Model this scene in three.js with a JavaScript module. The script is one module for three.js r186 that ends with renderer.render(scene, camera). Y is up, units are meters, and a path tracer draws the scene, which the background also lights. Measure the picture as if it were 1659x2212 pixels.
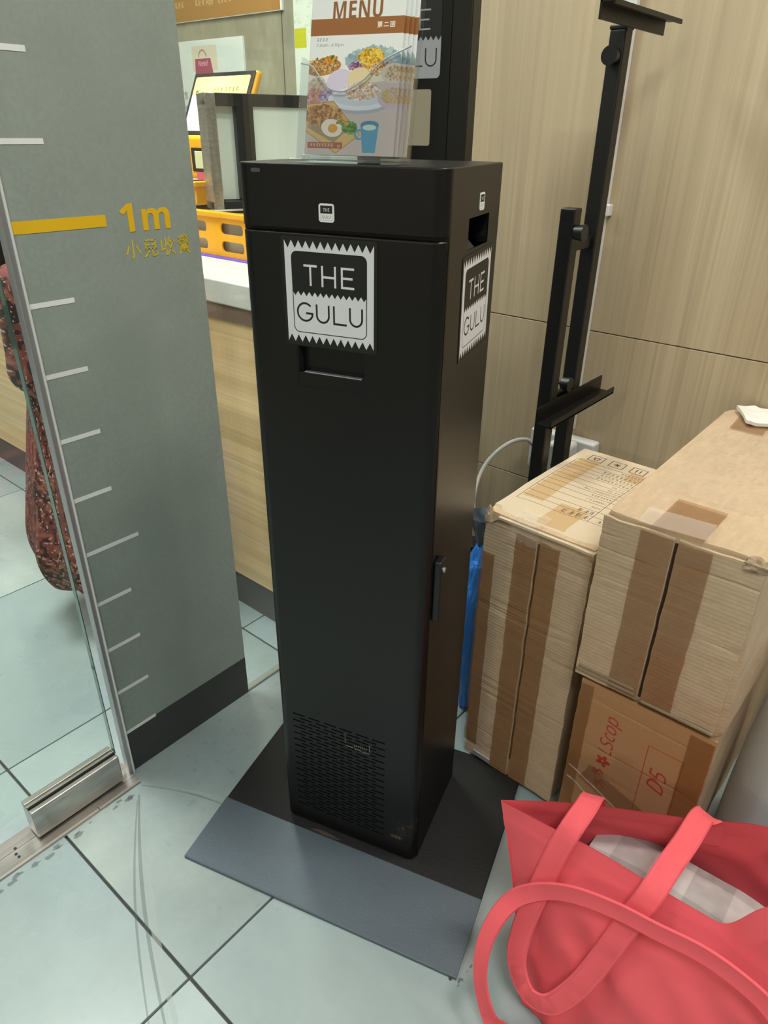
import * as THREE from 'three';
import { RoundedBoxGeometry } from 'three/addons/geometries/RoundedBoxGeometry.js';
import { mergeGeometries, mergeVertices, toCreasedNormals } from 'three/addons/utils/BufferGeometryUtils.js';
import { RectAreaLightUniformsLib } from 'three/addons/lights/RectAreaLightUniformsLib.js';
import { FontLoader } from 'three/addons/loaders/FontLoader.js';
import { TextGeometry } from 'three/addons/geometries/TextGeometry.js';
import { MarchingCubes } from 'three/addons/objects/MarchingCubes.js';
import { Brush, Evaluator, SUBTRACTION } from 'three-bvh-csg';

// ------------------------------------------------------------------ camera, light, exposure
const scene = new THREE.Scene();
scene.background = new THREE.Color(0x0b0b0a);
const camera = new THREE.PerspectiveCamera(2 * Math.atan(1106 / 1509.4) * 180 / Math.PI, 1659 / 2212, 0.05, 40);
camera.position.set(-0.4286, 1.1168, 0.9958);
camera.rotation.set(-0.4994, -0.8757, 0.0129, 'YXZ');
const renderer = new THREE.WebGLRenderer({ antialias: true });
renderer.toneMapping = THREE.LinearToneMapping;
renderer.toneMappingExposure = 1.05;
renderer.shadowMap.enabled = true;
RectAreaLightUniformsLib.init();
// ceiling panels: [x, z, width, depth, colour, intensity, label]
const CEILING = 2.75;
const GLOBE = [-4.3, 2.35, 1.12, 0xfff0dc, 4.5]; // pendant globe far out in the corridor: x, y, z, colour, candela
const PANELS = [
  [1.41, 2.06, 0.2, 0.2, 0xfff6ea, 95, 'small ceiling light panel beyond the end of the wood wall'],
  [-0.9, 1.6, 0.6, 0.6, 0xf6fffd, 19, 'cool square ceiling light panel above the entrance, nearest the camera'],
  [-0.1, -0.75, 0.6, 0.6, 0xfcfffc, 34, 'ceiling light panel just inside the shop above the doorway floor'],
  [0.95, -1.2, 0.6, 0.6, 0xfffff2, 22, 'ceiling light panel above the shop counter'],
  [-1.6, -2.2, 0.6, 0.6, 0xfafffb, 14, 'ceiling light panel deep inside the shop on the left'],
  [0.6, 1.18, 0.3, 0.3, 0xfff2e6, 62, 'warm ceiling light panel above the stacked cartons'],
];

// ------------------------------------------------------------------ helpers
let seed0 = 7;
const rng = (s) => () => { s |= 0; s = s + 0x6D2B79F5 | 0; let t = Math.imul(s ^ s >>> 15, 1 | s); t = t + Math.imul(t ^ t >>> 7, 61 | t) ^ t; return ((t ^ t >>> 14) >>> 0) / 4294967296; };
const hash = (x, y, z) => { let h = Math.imul(x, 374761393) ^ Math.imul(y, 668265263) ^ Math.imul(z, 2147483647 - 1442695041); h = Math.imul(h ^ h >>> 13, 1274126177); return ((h ^ h >>> 16) >>> 0) / 4294967296; };
function vnoise(x, y, z = 0) {
  const xi = Math.floor(x), yi = Math.floor(y), zi = Math.floor(z), f = (t) => t * t * (3 - 2 * t);
  const u = f(x - xi), v = f(y - yi), w = f(z - zi), L = (a, b, t) => a + (b - a) * t, H = (a, b, c) => hash(xi + a, yi + b, zi + c);
  return L(L(L(H(0, 0, 0), H(1, 0, 0), u), L(H(0, 1, 0), H(1, 1, 0), u), v), L(L(H(0, 0, 1), H(1, 0, 1), u), L(H(0, 1, 1), H(1, 1, 1), u), v), w) * 2 - 1;
}
const fbm = (x, y, z = 0, o = 4) => { let s = 0, a = 0.5; for (let i = 0; i < o; i++) { s += a * vnoise(x, y, z); x *= 2.03; y *= 2.03; z *= 2.03; a *= 0.5; } return s; };
function dataTex(w, h, fn, srgb = true, rep) {
  const d = new Uint8Array(w * h * 4);
  for (let j = 0; j < h; j++) for (let i = 0; i < w; i++) { const c = fn(i / w, j / h); const k = (j * w + i) * 4; d[k] = Math.max(0, Math.min(255, c[0])); d[k + 1] = Math.max(0, Math.min(255, c[1])); d[k + 2] = Math.max(0, Math.min(255, c[2])); d[k + 3] = 255; }
  const t = new THREE.DataTexture(d, w, h); t.wrapS = t.wrapT = THREE.RepeatWrapping; t.magFilter = THREE.LinearFilter; t.minFilter = THREE.LinearMipmapLinearFilter; t.generateMipmaps = true;
  if (srgb) t.colorSpace = THREE.SRGBColorSpace; if (rep) t.repeat.set(rep[0], rep[1]); t.needsUpdate = true; return t;
}
function canvasTex(w, h, draw) {
  const c = document.createElement('canvas'); c.width = w; c.height = h; const g = c.getContext('2d'); draw(g, w, h);
  const t = new THREE.CanvasTexture(c); t.colorSpace = THREE.SRGBColorSpace; t.anisotropy = 8; return t;
}
const rep = (t, a, b) => { const c = t.clone(); c.repeat.set(a, b); c.needsUpdate = true; return c; };
// noise that tiles over [0,1] in both directions
const tileN = (u, v, fx, fy, s) => { const a = vnoise(u * fx, v * fy, s), b = vnoise((u - 1) * fx, v * fy, s), c = vnoise(u * fx, (v - 1) * fy, s), d = vnoise((u - 1) * fx, (v - 1) * fy, s); const k = (t) => t * t * (3 - 2 * t); return (a * (1 - k(u)) + b * k(u)) * (1 - k(v)) + (c * (1 - k(u)) + d * k(u)) * k(v); };
const M = (o) => new THREE.MeshStandardMaterial(o);
const P = (o) => new THREE.MeshPhysicalMaterial(o);
const used = {};
function numbered(n) { if (!(n in used)) { used[n] = 0; return n; } used[n]++; return n + '_' + String(used[n]).padStart(3, '0'); }
function thing(name, label, category, pos = [0, 0, 0], turn = 0, group) {
  const o = new THREE.Group(); o.name = numbered(name); o.position.set(...pos); o.rotation.y = turn; o.userData = { label, category }; if (group) o.userData.group = group; scene.add(o); return o;
}
function struct(name, parent = scene) { const o = new THREE.Group(); o.name = name; o.userData = { kind: 'structure' }; parent.add(o); return o; }
function part(parent, name, geo, mat, label) {
  const m = new THREE.Mesh(geo, mat); m.name = name; m.castShadow = m.receiveShadow = true; if (label) m.userData.label = label; parent.add(m); return m;
}
const at = (g, x, y, z) => g.translate(x, y, z);
const box = (w, h, d, x = 0, y = 0, z = 0) => at(new THREE.BoxGeometry(w, h, d), x, y, z);
const rbox = (w, h, d, r, x = 0, y = 0, z = 0, s = 2) => at(new RoundedBoxGeometry(w, h, d, s, Math.min(r, w / 2.01, h / 2.01, d / 2.01)), x, y, z);
const cyl = (r1, r2, h, x = 0, y = 0, z = 0, s = 24) => at(new THREE.CylinderGeometry(r1, r2, h, s), x, y, z);
function setUV(geo, fn) { const p = geo.attributes.position, n = geo.attributes.normal, uv = new Float32Array(p.count * 2); for (let i = 0; i < p.count; i++) { const r = fn(p.getX(i), p.getY(i), p.getZ(i), n.getX(i), n.getY(i), n.getZ(i)); uv[2 * i] = r[0]; uv[2 * i + 1] = r[1]; } geo.setAttribute('uv', new THREE.BufferAttribute(uv, 2)); return geo; }
const boxUV = (geo, s = 1) => setUV(geo, (x, y, z, nx, ny, nz) => { const a = Math.abs(nx), b = Math.abs(ny), c = Math.abs(nz); return b >= a && b >= c ? [x * s, z * s] : a >= c ? [z * s, y * s] : [x * s, y * s]; });
function tube(pts, r, seg = 40, rs = 10) { return new THREE.TubeGeometry(new THREE.CatmullRomCurve3(pts.map((p) => new THREE.Vector3(...p))), seg, r, rs, false); }
const merge = (l) => mergeGeometries(l.map((g) => { const q = g.index ? g.toNonIndexed() : g; for (const k of Object.keys(q.attributes)) if (!['position', 'normal', 'uv'].includes(k)) q.deleteAttribute(k); return q; }));
const csg = new Evaluator(); csg.attributes = ['position', 'normal', 'uv']; csg.useGroups = false;
function cut(geo, ...tools) { let b = new Brush(geo); b.updateMatrixWorld(); for (const t of tools) { const c = new Brush(t); c.updateMatrixWorld(); b = csg.evaluate(b, c, SUBTRACTION); } return b.geometry; }
// flat shape (x to the right, y up) with thickness t, front face at z = t
const slab = (shape, t, bev = 0) => { const g = new THREE.ExtrudeGeometry(shape, { depth: t - bev, bevelEnabled: bev > 0, bevelSize: bev, bevelThickness: bev, bevelSegments: 2, curveSegments: 10 }); return g; };
function rrect(w, h, r, x = 0, y = 0) { const s = new THREE.Shape(), a = x - w / 2, b = y - h / 2; s.moveTo(a + r, b); s.lineTo(a + w - r, b); s.absarc(a + w - r, b + r, r, -Math.PI / 2, 0); s.lineTo(a + w, b + h - r); s.absarc(a + w - r, b + h - r, r, 0, Math.PI / 2); s.lineTo(a + r, b + h); s.absarc(a + r, b + h - r, r, Math.PI / 2, Math.PI); s.lineTo(a, b + r); s.absarc(a + r, b + r, r, Math.PI, 1.5 * Math.PI); return s; }
const font = await new FontLoader().loadAsync('fonts/droid/droid_sans_bold.typeface.json');
// a printed label: thin plate whose front (+z) carries a picture, its sides plain
function printed(parent, name, w, h, tex, x, y, z, opt = {}) {
  const s = slab(opt.r ? rrect(w, h, opt.r) : rrect(w, h, 0.0005), opt.t || 0.0007);
  setUV(s, (px, py) => [px / w + 0.5, py / h + 0.5]); s.translate(x, y, z);
  return part(parent, name, s, M({ map: tex, roughness: opt.rough ?? 0.45, metalness: 0 }), opt.label);
}

// ------------------------------------------------------------------ textures and materials
const texTile = dataTex(768, 768, (u, v) => {
  const n = tileN(u, v, 5, 5, 1) * 0.5 + tileN(u, v, 12, 12, 2) * 0.3 + tileN(u, v, 40, 26, 3) * 0.14 + tileN(u, v, 150, 150, 4) * 0.1, b = tileN(u, v, 7, 4, 9);
  const spot = Math.max(0, tileN(u, v, 90, 90, 8) - 0.7) * 60;
  return [155 + n * 26 + b * 5 - spot, 170 + n * 25 + b * 2 - spot, 171 + n * 23 - b * 2 - spot];
});
const texTileRough = dataTex(256, 256, (u, v) => { const k = 128 + 46 * tileN(u, v, 6, 6, 21) + 20 * tileN(u, v, 40, 40, 22); return [k, k, k]; }, false);
const grain = (c, amp, fu, fv, seed) => dataTex(512, 1024, (u, v) => {
  const w = tileN(u, v, 6, 2, seed) * 0.5; const s = tileN(u, v, fu, fv, seed + 1) * 0.55 + tileN(u, v, fu * 2.6, fv * 2, seed + 2) * 0.35 + tileN(u, v, fu * 0.35, 2, seed + 3) * 0.5 + w * 0.4;
  return [c[0] + s * amp, c[1] + s * amp * 0.97, c[2] + s * amp * 0.88];
});
const texWall = grain([186, 168, 138], 17, 120, 4, 31);
const texCounter = grain([228, 194, 146], 26, 60, 3, 41);
const texConcrete = dataTex(512, 512, (u, v) => { const n = tileN(u, v, 4, 4, 51) * 0.5 + tileN(u, v, 14, 9, 52) * 0.35 + tileN(u, v, 50, 30, 53) * 0.25 + Math.min(0, tileN(u, v, 22, 22, 54) + 0.45) * 0.8; return [152 + n * 34, 149 + n * 33, 128 + n * 30]; });
const texCard = dataTex(512, 512, (u, v) => { const n = tileN(u, v, 5, 5, 61) * 0.5 + tileN(u, v, 30, 120, 62) * 0.35 + tileN(u, v, 160, 160, 63) * 0.3; return [197 + n * 18, 173 + n * 18, 143 + n * 16]; });
const texCardBump = dataTex(512, 512, (u, v) => { const fl = Math.sin(v * Math.PI * 2 * 70) * 10; const cr = Math.max(0, tileN(u, v, 2, 26, 71) - 0.4) * 220 + Math.max(0, tileN(u, v, 3, 60, 75) - 0.4) * 120; const k = 150 + fl - cr + 14 * tileN(u, v, 30, 30, 72); return [k, k, k]; }, false);
const texCloth = dataTex(256, 256, (u, v) => { const d = (Math.sin(u * 402) * Math.sin(v * 402)) * 26; const k = 128 + d + 30 * tileN(u, v, 40, 40, 81); return [k, k, k]; }, false);
const texRubber = dataTex(256, 256, (u, v) => { const k = 128 + 60 * tileN(u, v, 70, 70, 91) + 40 * tileN(u, v, 20, 20, 92); return [k, k, k]; }, false);
const texSteel = dataTex(256, 256, (u, v) => { const k = 178 + 18 * tileN(u, v, 3, 110, 95) + 16 * tileN(u, v, 6, 6, 96); return [k, k * 0.985, k * 0.955]; });
const texFilm = dataTex(256, 256, (u, v) => { const k = 1 + 0.03 * tileN(u, v, 80, 80, 97) + 0.02 * tileN(u, v, 8, 8, 98); return [144 * k, 155 * k, 148 * k]; });
const texStone = dataTex(256, 256, (u, v) => { const n = tileN(u, v, 8, 8, 101) * 0.6 + tileN(u, v, 40, 40, 102) * 0.5; return [212 + n * 12, 210 + n * 12, 202 + n * 12]; });

const mat = {
  tile: M({ map: texTile, roughness: 0.62, roughnessMap: texTileRough }),
  grout: M({ color: 0x4d4e4c, roughness: 0.95 }),
  wallWood: M({ map: texWall, roughness: 0.55 }),
  plain: M({ color: 0xcfcabd, roughness: 0.9 }),
  ceiling: M({ color: 0xd8d6cf, roughness: 0.95 }),
  concrete: M({ map: texConcrete, roughness: 0.85 }),
  counterWood: M({ map: texCounter, roughness: 0.5 }),
  apron: M({ color: 0x7a6354, roughness: 0.6 }),
  plinth: M({ color: 0x55504e, roughness: 0.5 }),
  stone: M({ map: texStone, roughness: 0.35 }),
  glass: P({ color: 0xfcfffd, transmission: 1, roughness: 0.02, thickness: 0, ior: 1.5 }),
  glassEdge: P({ color: 0x35564a, roughness: 0.08, metalness: 0, clearcoat: 1 }),
  film: M({ map: texFilm, roughness: 0.5 }),
  filmDark: M({ color: 0x3b3d3d, roughness: 0.55 }),
  white: M({ color: 0xe4e8e6, roughness: 0.55 }),
  yellowPrint: M({ color: 0xe3b714, roughness: 0.55 }),
  yellowDull: M({ color: 0xcdb83c, roughness: 0.6 }),
  alu: M({ color: 0xb4b5b6, roughness: 0.34, metalness: 0.75 }),
  steel: M({ map: texSteel, roughness: 0.3, metalness: 0.9 }),
  black: P({ color: 0x0a0a0b, roughness: 0.34, specularIntensity: 0.75 }),
  blackDeep: M({ color: 0x070707, roughness: 0.8 }),
  blackRubber: M({ color: 0x141516, roughness: 0.62, bumpMap: rep(texRubber, 6, 6), bumpScale: 0.0006 }),
  ramp: M({ color: 0x5c6771, roughness: 0.42, metalness: 0.3, bumpMap: rep(texRubber, 8, 8), bumpScale: 0.0003 }),
  rust: M({ color: 0x4a3c33, roughness: 0.9 }),
  easel: M({ color: 0x0d0c0c, roughness: 0.42 }),
  plasticWhite: M({ color: 0xd8dcdc, roughness: 0.35 }),
  plasticBlack: M({ color: 0x0e0f12, roughness: 0.4 }),
  card: M({ map: rep(texCard, 1.6, 1.6), roughness: 0.82, bumpMap: rep(texCardBump, 2.2, 2.2), bumpScale: 0.003 }),
  cardShade: M({ color: 0x3a2818, roughness: 0.95 }),  // darkened card colour, painted shade for the flap seams
  tape: P({ color: 0xa06c34, roughness: 0.22, transparent: true, opacity: 0.3, clearcoat: 0.6, clearcoatRoughness: 0.2, bumpMap: rep(texRubber, 1, 1), bumpScale: 0.0005 }),
  clearTape: P({ color: 0xf2ebe2, roughness: 0.12, transparent: true, opacity: 0.16, clearcoat: 1, clearcoatRoughness: 0.1 }),
  red: P({ color: 0xe95c65, roughness: 0.78, sheen: 0.25, sheenColor: new THREE.Color(0xff8a88), sheenRoughness: 0.6, bumpMap: rep(texCloth, 9, 9), bumpScale: 0.0003, side: THREE.DoubleSide }),
  acrylic: P({ color: 0xf6f8fa, transmission: 1, roughness: 0.03, thickness: 0, ior: 1.49 }),
  yellowPlastic: M({ color: 0xf0a90c, roughness: 0.38 }),
  darkGrey: M({ color: 0x17181b, roughness: 0.45 }),
  frost: M({ color: 0xdbe6e2, roughness: 0.4 }),
};

// ------------------------------------------------------------------ structure
{ // floor: slab plus tiles, 0.595 m grid through (-0.161, 0.406)
  const f = struct('floor');
  part(f, 'floor_slab', box(9.6, 0.1, 9.2, -1.55, -0.056, -0.2), mat.grout);
  const T = 0.5935, R = rng(5);
  const geos = [0, 1, 2, 3].map((k) => { const g = rbox(T - 0.0035, 0.007, T - 0.0035, 0.0012, 0, -0.0035, 0, 1); return setUV(g, (x, y, z) => [(x + k * 0.31) / 1.3 + k * 0.27, (z + k * 0.17) / 1.3 + k * 0.41]); });
  for (let i = -8; i <= 5; i++) for (let j = -6; j <= 6; j++) {
    const t = part(f, 'tile', geos[Math.floor(R() * 4)], mat.tile); t.name = i === -8 && j === -6 ? 'tile' : 'tile_' + String(++used.__t || (used.__t = 1)).padStart(3, '0');
    t.position.set(-0.161 + (i + 0.5) * 0.5945, 0, 0.406 + (j + 0.5) * 0.5935); t.rotation.y = Math.floor(R() * 4) * Math.PI / 2;
  }
}
{ // scuffs and dirt on the floor in front of the threshold
  const f = scene.getObjectByName('floor'), scuff = M({ color: 0x6d7674, roughness: 0.8, transparent: true, opacity: 0.13 }), pale = M({ color: 0xd7e0dd, roughness: 0.8, transparent: true, opacity: 0.16 }), dirt = M({ color: 0x4a463c, roughness: 0.95, transparent: true, opacity: 0.16 });
  const strip = (a, b, w, m, bow) => { const pts = [], n = 16; const dx = b[0] - a[0], dz = b[1] - a[1], l = Math.hypot(dx, dz), nx = -dz / l, nz = dx / l; for (let i = 0; i <= n; i++) { const t = i / n, o = bow * Math.sin(t * Math.PI), k = w * (0.5 + 0.5 * Math.sin(t * Math.PI)); pts.push([a[0] + dx * t + nx * (o - k / 2), a[1] + dz * t + nz * (o - k / 2), a[0] + dx * t + nx * (o + k / 2), a[1] + dz * t + nz * (o + k / 2)]); } const s = new THREE.Shape(); pts.forEach((p, i) => s[i ? 'lineTo' : 'moveTo'](p[0], -p[1])); [...pts].reverse().forEach((p) => s.lineTo(p[2], -p[3])); s.closePath(); part(f, numbered('scuff_mark'), new THREE.ExtrudeGeometry(s, { depth: 0.0003, bevelEnabled: false }).rotateX(-Math.PI / 2).translate(0, 0.0001, 0), m); };
  strip([-0.025, 0.06], [-0.226, 0.44], 0.006, scuff, 0.012); strip([-0.02, 0.07], [-0.214, 0.45], 0.012, pale, 0.014); strip([-0.035, 0.07], [-0.24, 0.42], 0.004, scuff, 0.012); strip([-0.01, 0.05], [0.078, 0.2], 0.006, pale, -0.006); strip([-0.01, 0.045], [0.07, 0.215], 0.004, scuff, -0.008);
  const R = rng(321); for (let i = 0; i < 26; i++) { const k = i < 18, x = k ? -0.02 - R() * 0.33 : 0.08 + R() * 0.1, z = k ? 0.045 + R() * 0.012 : 0.715 + R() * 0.02, r = k ? 0.0015 + R() * 0.004 : 0.001 + R() * 0.0015, s = new THREE.Shape(); for (let a = 0; a < 9; a++) { const q = r * (0.5 + R()); s[a ? 'lineTo' : 'moveTo'](x + Math.cos(a * 0.7) * q * 2, -z + Math.sin(a * 0.7) * q); } part(f, numbered('dirt_spot'), new THREE.ExtrudeGeometry(s, { depth: 0.0004, bevelEnabled: false }).rotateX(-Math.PI / 2).translate(0, 0.0001, 0), dirt); }
}
{ // right-hand wall of wood laminate panels with recessed joints
  const w = struct('wall_right');
  part(w, 'wall_core', box(0.12, 2.85, 1.24, 1.068, 1.375, 0.63), mat.plain);
  const ys = [[0.002, 0.3635], [0.3655, 0.7465], [0.7485, 2.75]];
  ys.forEach(([a, b], k) => { const g = rbox(0.008, b - a, 1.24, 0.001, 1.004, (a + b) / 2, 0.63, 1); setUV(g, (x, y, z) => [z / 0.62, y / 1.9 + k * 0.37]); part(w, k ? 'panel_' + String(k).padStart(3, '0') : 'panel', g, mat.wallWood); });
}
{ const w = struct('wall_interior'); part(w, 'partition', box(1.3, 2.85, 0.1, 1.66, 1.375, -0.02), mat.plain); }
{ const w = struct('wall_back_shop'); const g = box(0.12, 2.85, 4.4, 2.06, 1.375, -2.25); boxUV(g, 0.9); part(w, 'concrete_panel', cut(g, box(0.02, 3, 0.006, 2.0, 1.4, -1.62)), mat.concrete); }
{ const w = struct('wall_far'); part(w, 'plaster', box(9.6, 2.85, 0.12, -1.6, 1.375, -4.4), mat.plain); }
{ const w = struct('wall_far_right'); part(w, 'plaster', box(0.12, 2.85, 9, 3.06, 1.375, 0), mat.plain); }
{ const w = struct('wall_left'); part(w, 'plaster', box(0.12, 2.85, 9, -6.3, 1.375, 0), mat.plain); }
{ const w = struct('wall_behind_camera'); part(w, 'plaster', box(9.6, 2.85, 0.12, -1.6, 1.375, 4.35), mat.plain); }
{ const c = struct('ceiling'); part(c, 'ceiling_slab', box(9.6, 0.1, 9.4, -1.55, CEILING + 0.05, 0), mat.ceiling); }
{ // shop front beyond the door
  const w = struct('wall_front'); part(w, 'plaster', box(5.1, 2.85, 0.1, -3.68, 1.375, -0.01), mat.plain);
  part(w, 'lintel', box(2.2, 0.45, 0.08, -0.05, 2.52, -0.01), mat.plain);
}
{ // fixed pane of the shop front
  const w = struct('window_1');
  part(w, 'pane', box(1.0, 2.29, 0.01, 0.5, 1.147, -0.0065), mat.glass);
  part(w, 'sill_seal', rbox(1.0, 0.006, 0.016, 0.002, 0.5, 0.003, -0.006), M({ color: 0x8a9089, roughness: 0.4 }));
}
{ // jamb between door and pane
  const w = struct('trim_1');
  part(w, 'jamb', rbox(0.0075, 2.29, 0.016, 0.001, -0.0072, 1.145, -0.001), mat.alu);
  part(w, 'bead', rbox(0.0032, 2.29, 0.018, 0.001, -0.0017, 1.145, 0.001), M({ color: 0xdfe3e2, roughness: 0.35, metalness: 0.2 }));
}
{ // glass door, closed, with a steel patch fitting at the foot
  const d = struct('door_1');
  part(d, 'door_pane', box(0.97, 2.2, 0.011, -0.512, 1.17, -0.004), mat.glass);
  part(d, 'glass_edge', box(0.0015, 2.2, 0.0112, -0.0265, 1.17, -0.004), mat.glassEdge);
  const pf = part(d, 'patch_fitting', rbox(0.168, 0.063, 0.036, 0.0025, -0.112, 0.0405, -0.002), mat.steel);
  part(pf, 'cover_groove', box(0.166, 0.0025, 0.004, -0.112, 0.0735, 0.003), mat.blackDeep);
  part(pf, 'clamp_strip', rbox(0.168, 0.006, 0.012, 0.001, -0.112, 0.073, -0.014), mat.steel);
}
{ // threshold plate under the door
  const t = struct('trim_2');
  const s = new THREE.Shape(); s.moveTo(-0.03, 0); s.lineTo(0.039, 0); s.lineTo(0.0375, 0.0035); s.lineTo(0.034, 0.005); s.lineTo(-0.028, 0.005); s.closePath();
  const g = new THREE.ExtrudeGeometry(s, { depth: 1.2, bevelEnabled: false }); g.rotateY(-Math.PI / 2); g.translate(-0.007, 0, 0);
  const gg = cut(g, box(0.0016, 0.02, 0.012, -0.093, 0.004, 0.037), box(1.0, 0.004, 0.002, -0.62, 0.0055, 0.003)); boxUV(gg, 3);
  part(t, 'threshold_plate', gg, mat.steel);
  for (const [x, z] of [[-0.232, 0.0], [-0.236, 0.012], [-0.235, 0.021]]) part(t, 'screw', cyl(0.0026, 0.0026, 0.0012, x, 0.0053, z, 12), mat.darkGrey).name = numbered('screw');
}

// ------------------------------------------------------------------ ceiling lamps
for (const [x, z, w, d, col, inten, label] of PANELS) {
  const t = thing('ceiling_light', label, 'ceiling light', [x, CEILING, z]);
  part(t, 'frame', cut(rbox(w + 0.05, 0.03, d + 0.05, 0.004, 0, -0.015, 0), box(w, 0.03, d, 0, -0.025, 0)), mat.white);
  part(t, 'diffuser', box(w, 0.006, d, 0, -0.016, 0), M({ color: 0xffffff, emissive: new THREE.Color(col), emissiveIntensity: Math.min(8, inten), roughness: 0.6 }));
  const l = new THREE.RectAreaLight(col, inten, w, d); l.position.set(0, -0.032, 0); l.rotation.x = -Math.PI / 2; l.name = 'lamp'; t.add(l);
}

{
  const [x, y, z, col, cd] = GLOBE; const t = thing('pendant_lamp', 'round glowing pendant lamp hanging far out in the corridor', 'lamp', [x, y, z]);
  part(t, 'globe', new THREE.SphereGeometry(0.09, 32, 20), M({ color: 0xffffff, emissive: new THREE.Color(col), emissiveIntensity: 4 }));
  part(t, 'cord', cyl(0.004, 0.004, CEILING - y - 0.09, 0, (CEILING - y - 0.09) / 2 + 0.09, 0, 10), mat.plasticBlack); part(t, 'ceiling_rose', cyl(0.05, 0.05, 0.02, 0, CEILING - y - 0.01, 0, 24), mat.white);
  const l = new THREE.PointLight(col, cd); l.shadow.radius = 2; l.name = 'lamp'; t.add(l);
}
// ------------------------------------------------------------------ kiosk
const drawLogo = (opts) => (g, w, h) => { // ticket-shaped sign: THE on black over GULU on white
  const { outer = true } = opts, W = w, H = h; g.fillStyle = '#0d0d0f'; g.fillRect(0, 0, W, H);
  const x0 = outer ? W * 0.034 : 0, x1 = outer ? W * 0.966 : W, y0 = outer ? H * 0.035 : 0, y1 = outer ? H * 0.965 : H, white = opts.white || '#d9dade';
  const bw = x1 - x0, bh = y1 - y0; g.fillStyle = white;
  const zig = (xa, xb, y, a, n, dir) => { for (let i = 0; i <= n; i++) { g.lineTo(xa + (xb - xa) * i / n, y + (i % 2 ? a * dir : 0)); } };
  if (outer) { g.beginPath(); g.moveTo(x0, y0); zig(x0, x1, y0, bh * 0.075, 24, 1); zig(x1, x0, y1, bh * 0.075, 24, -1); g.closePath(); g.fill(); }
  const ix = outer ? x0 + bw * 0.075 : x0, iw = outer ? bw * 0.85 : bw, iy = outer ? y0 + bh * 0.1 : y0, ih = outer ? bh * 0.8 : bh, r = W * 0.06, my = iy + ih * 0.5;
  const rr = (x, y, ww, hh, q) => { g.beginPath(); g.moveTo(x + q, y); g.arcTo(x + ww, y, x + ww, y + hh, q); g.arcTo(x + ww, y + hh, x, y + hh, q); g.arcTo(x, y + hh, x, y, q); g.arcTo(x, y, x + ww, y, q); g.closePath(); };
  rr(ix, iy, iw, ih, r); g.fillStyle = '#0d0d0f'; g.fill();
  g.save(); rr(ix, iy, iw, ih, r); g.clip(); g.fillStyle = white; g.beginPath(); g.moveTo(ix, iy + ih); g.lineTo(ix, my - ih * 0.02); zig(ix, ix + iw, my - ih * 0.02, ih * 0.055, 26, 1); g.lineTo(ix + iw, iy + ih); g.closePath(); g.fill(); g.restore();
  if (outer) { g.strokeStyle = '#0d0d0f'; g.lineWidth = W * 0.008; rr(ix + W * 0.004, iy + W * 0.004, iw - W * 0.008, ih - W * 0.008, r); g.stroke(); }
  const seg = (c, lw, L) => { g.strokeStyle = c; g.lineWidth = lw; g.lineCap = 'butt'; for (const p of L) { g.beginPath(); p.forEach((q, i) => i ? g.lineTo(q[0], q[1]) : g.moveTo(q[0], q[1])); g.stroke(); } };
  { const t = iy + ih * 0.165, b = iy + ih * 0.405, X = (k) => ix + iw * k, m = (t + b) / 2, lw = W * 0.021;
    seg(white, lw, [[[X(0.165), t], [X(0.345), t]], [[X(0.255), t], [X(0.255), b]], [[X(0.415), t - lw / 2], [X(0.415), b]], [[X(0.585), t - lw / 2], [X(0.585), b]], [[X(0.415), m], [X(0.585), m]], [[X(0.835), t], [X(0.675), t], [X(0.675), b - lw / 2], [X(0.835), b - lw / 2]], [[X(0.675), m - lw * 0.2], [X(0.815), m - lw * 0.2]]]); }
  { const t = iy + ih * 0.625, b = iy + ih * 0.845, X = (k) => ix + iw * k, lw = W * 0.019, hgt = b - t, ink = '#15151a'; g.strokeStyle = ink; g.lineWidth = lw;
    g.beginPath(); g.ellipse(X(0.165), (t + b) / 2, iw * 0.105, hgt / 2, 0, -0.75, 0.35 - 2 * Math.PI + 0.02, true); g.stroke(); seg(ink, lw, [[[X(0.175), (t + b) / 2 + hgt * 0.06], [X(0.265), (t + b) / 2 + hgt * 0.06], [X(0.262), (t + b) / 2 + hgt * 0.2]]]);
    const U = (a, c) => { g.beginPath(); g.moveTo(X(a), t); g.lineTo(X(a), b - (X(c) - X(a)) / 2); g.arc(X((a + c) / 2), b - (X(c) - X(a)) / 2, (X(c) - X(a)) / 2, Math.PI, 0, true); g.lineTo(X(c), t); g.stroke(); };
    U(0.325, 0.49); seg(ink, lw, [[[X(0.56), t], [X(0.56), b], [X(0.73), b]]]); U(0.775, 0.935); }
};
const texLogo = canvasTex(1024, 1024, drawLogo({ outer: true }));
const texLogoSmall = canvasTex(256, 256, (g, w, h) => { // rounded white badge
  g.fillStyle = '#e6e6e6'; g.fillRect(0, 0, w, h); const b = w * 0.11; g.fillStyle = '#121214'; g.fillRect(b, b, w - 2 * b, h * 0.42); g.strokeStyle = '#77787c'; g.lineWidth = 3; g.strokeRect(b, h * 0.53, w - 2 * b, h * 0.36);
  g.textAlign = 'center'; g.textBaseline = 'middle'; g.fillStyle = '#e6e6e6'; g.font = `${h * 0.25}px sans-serif`; g.fillText('THE', w / 2, h * 0.34, w * 0.55); g.fillStyle = '#55565a'; g.font = `${h * 0.23}px sans-serif`; g.fillText('GULU', w / 2, h * 0.71, w * 0.68);
});
const KW = 0.2524, KD = 0.207, KH = 1.085, KYAW = -1.2784, KA = [Math.cos(1.2784), 0, Math.sin(1.2784)], KB = [Math.sin(1.2784), 0, -Math.cos(1.2784)];
const kpos = (a, b, y = 0) => [0.126 + KA[0] * a + KB[0] * b, y, 0.3091 + KA[2] * a + KB[2] * b];
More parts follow.
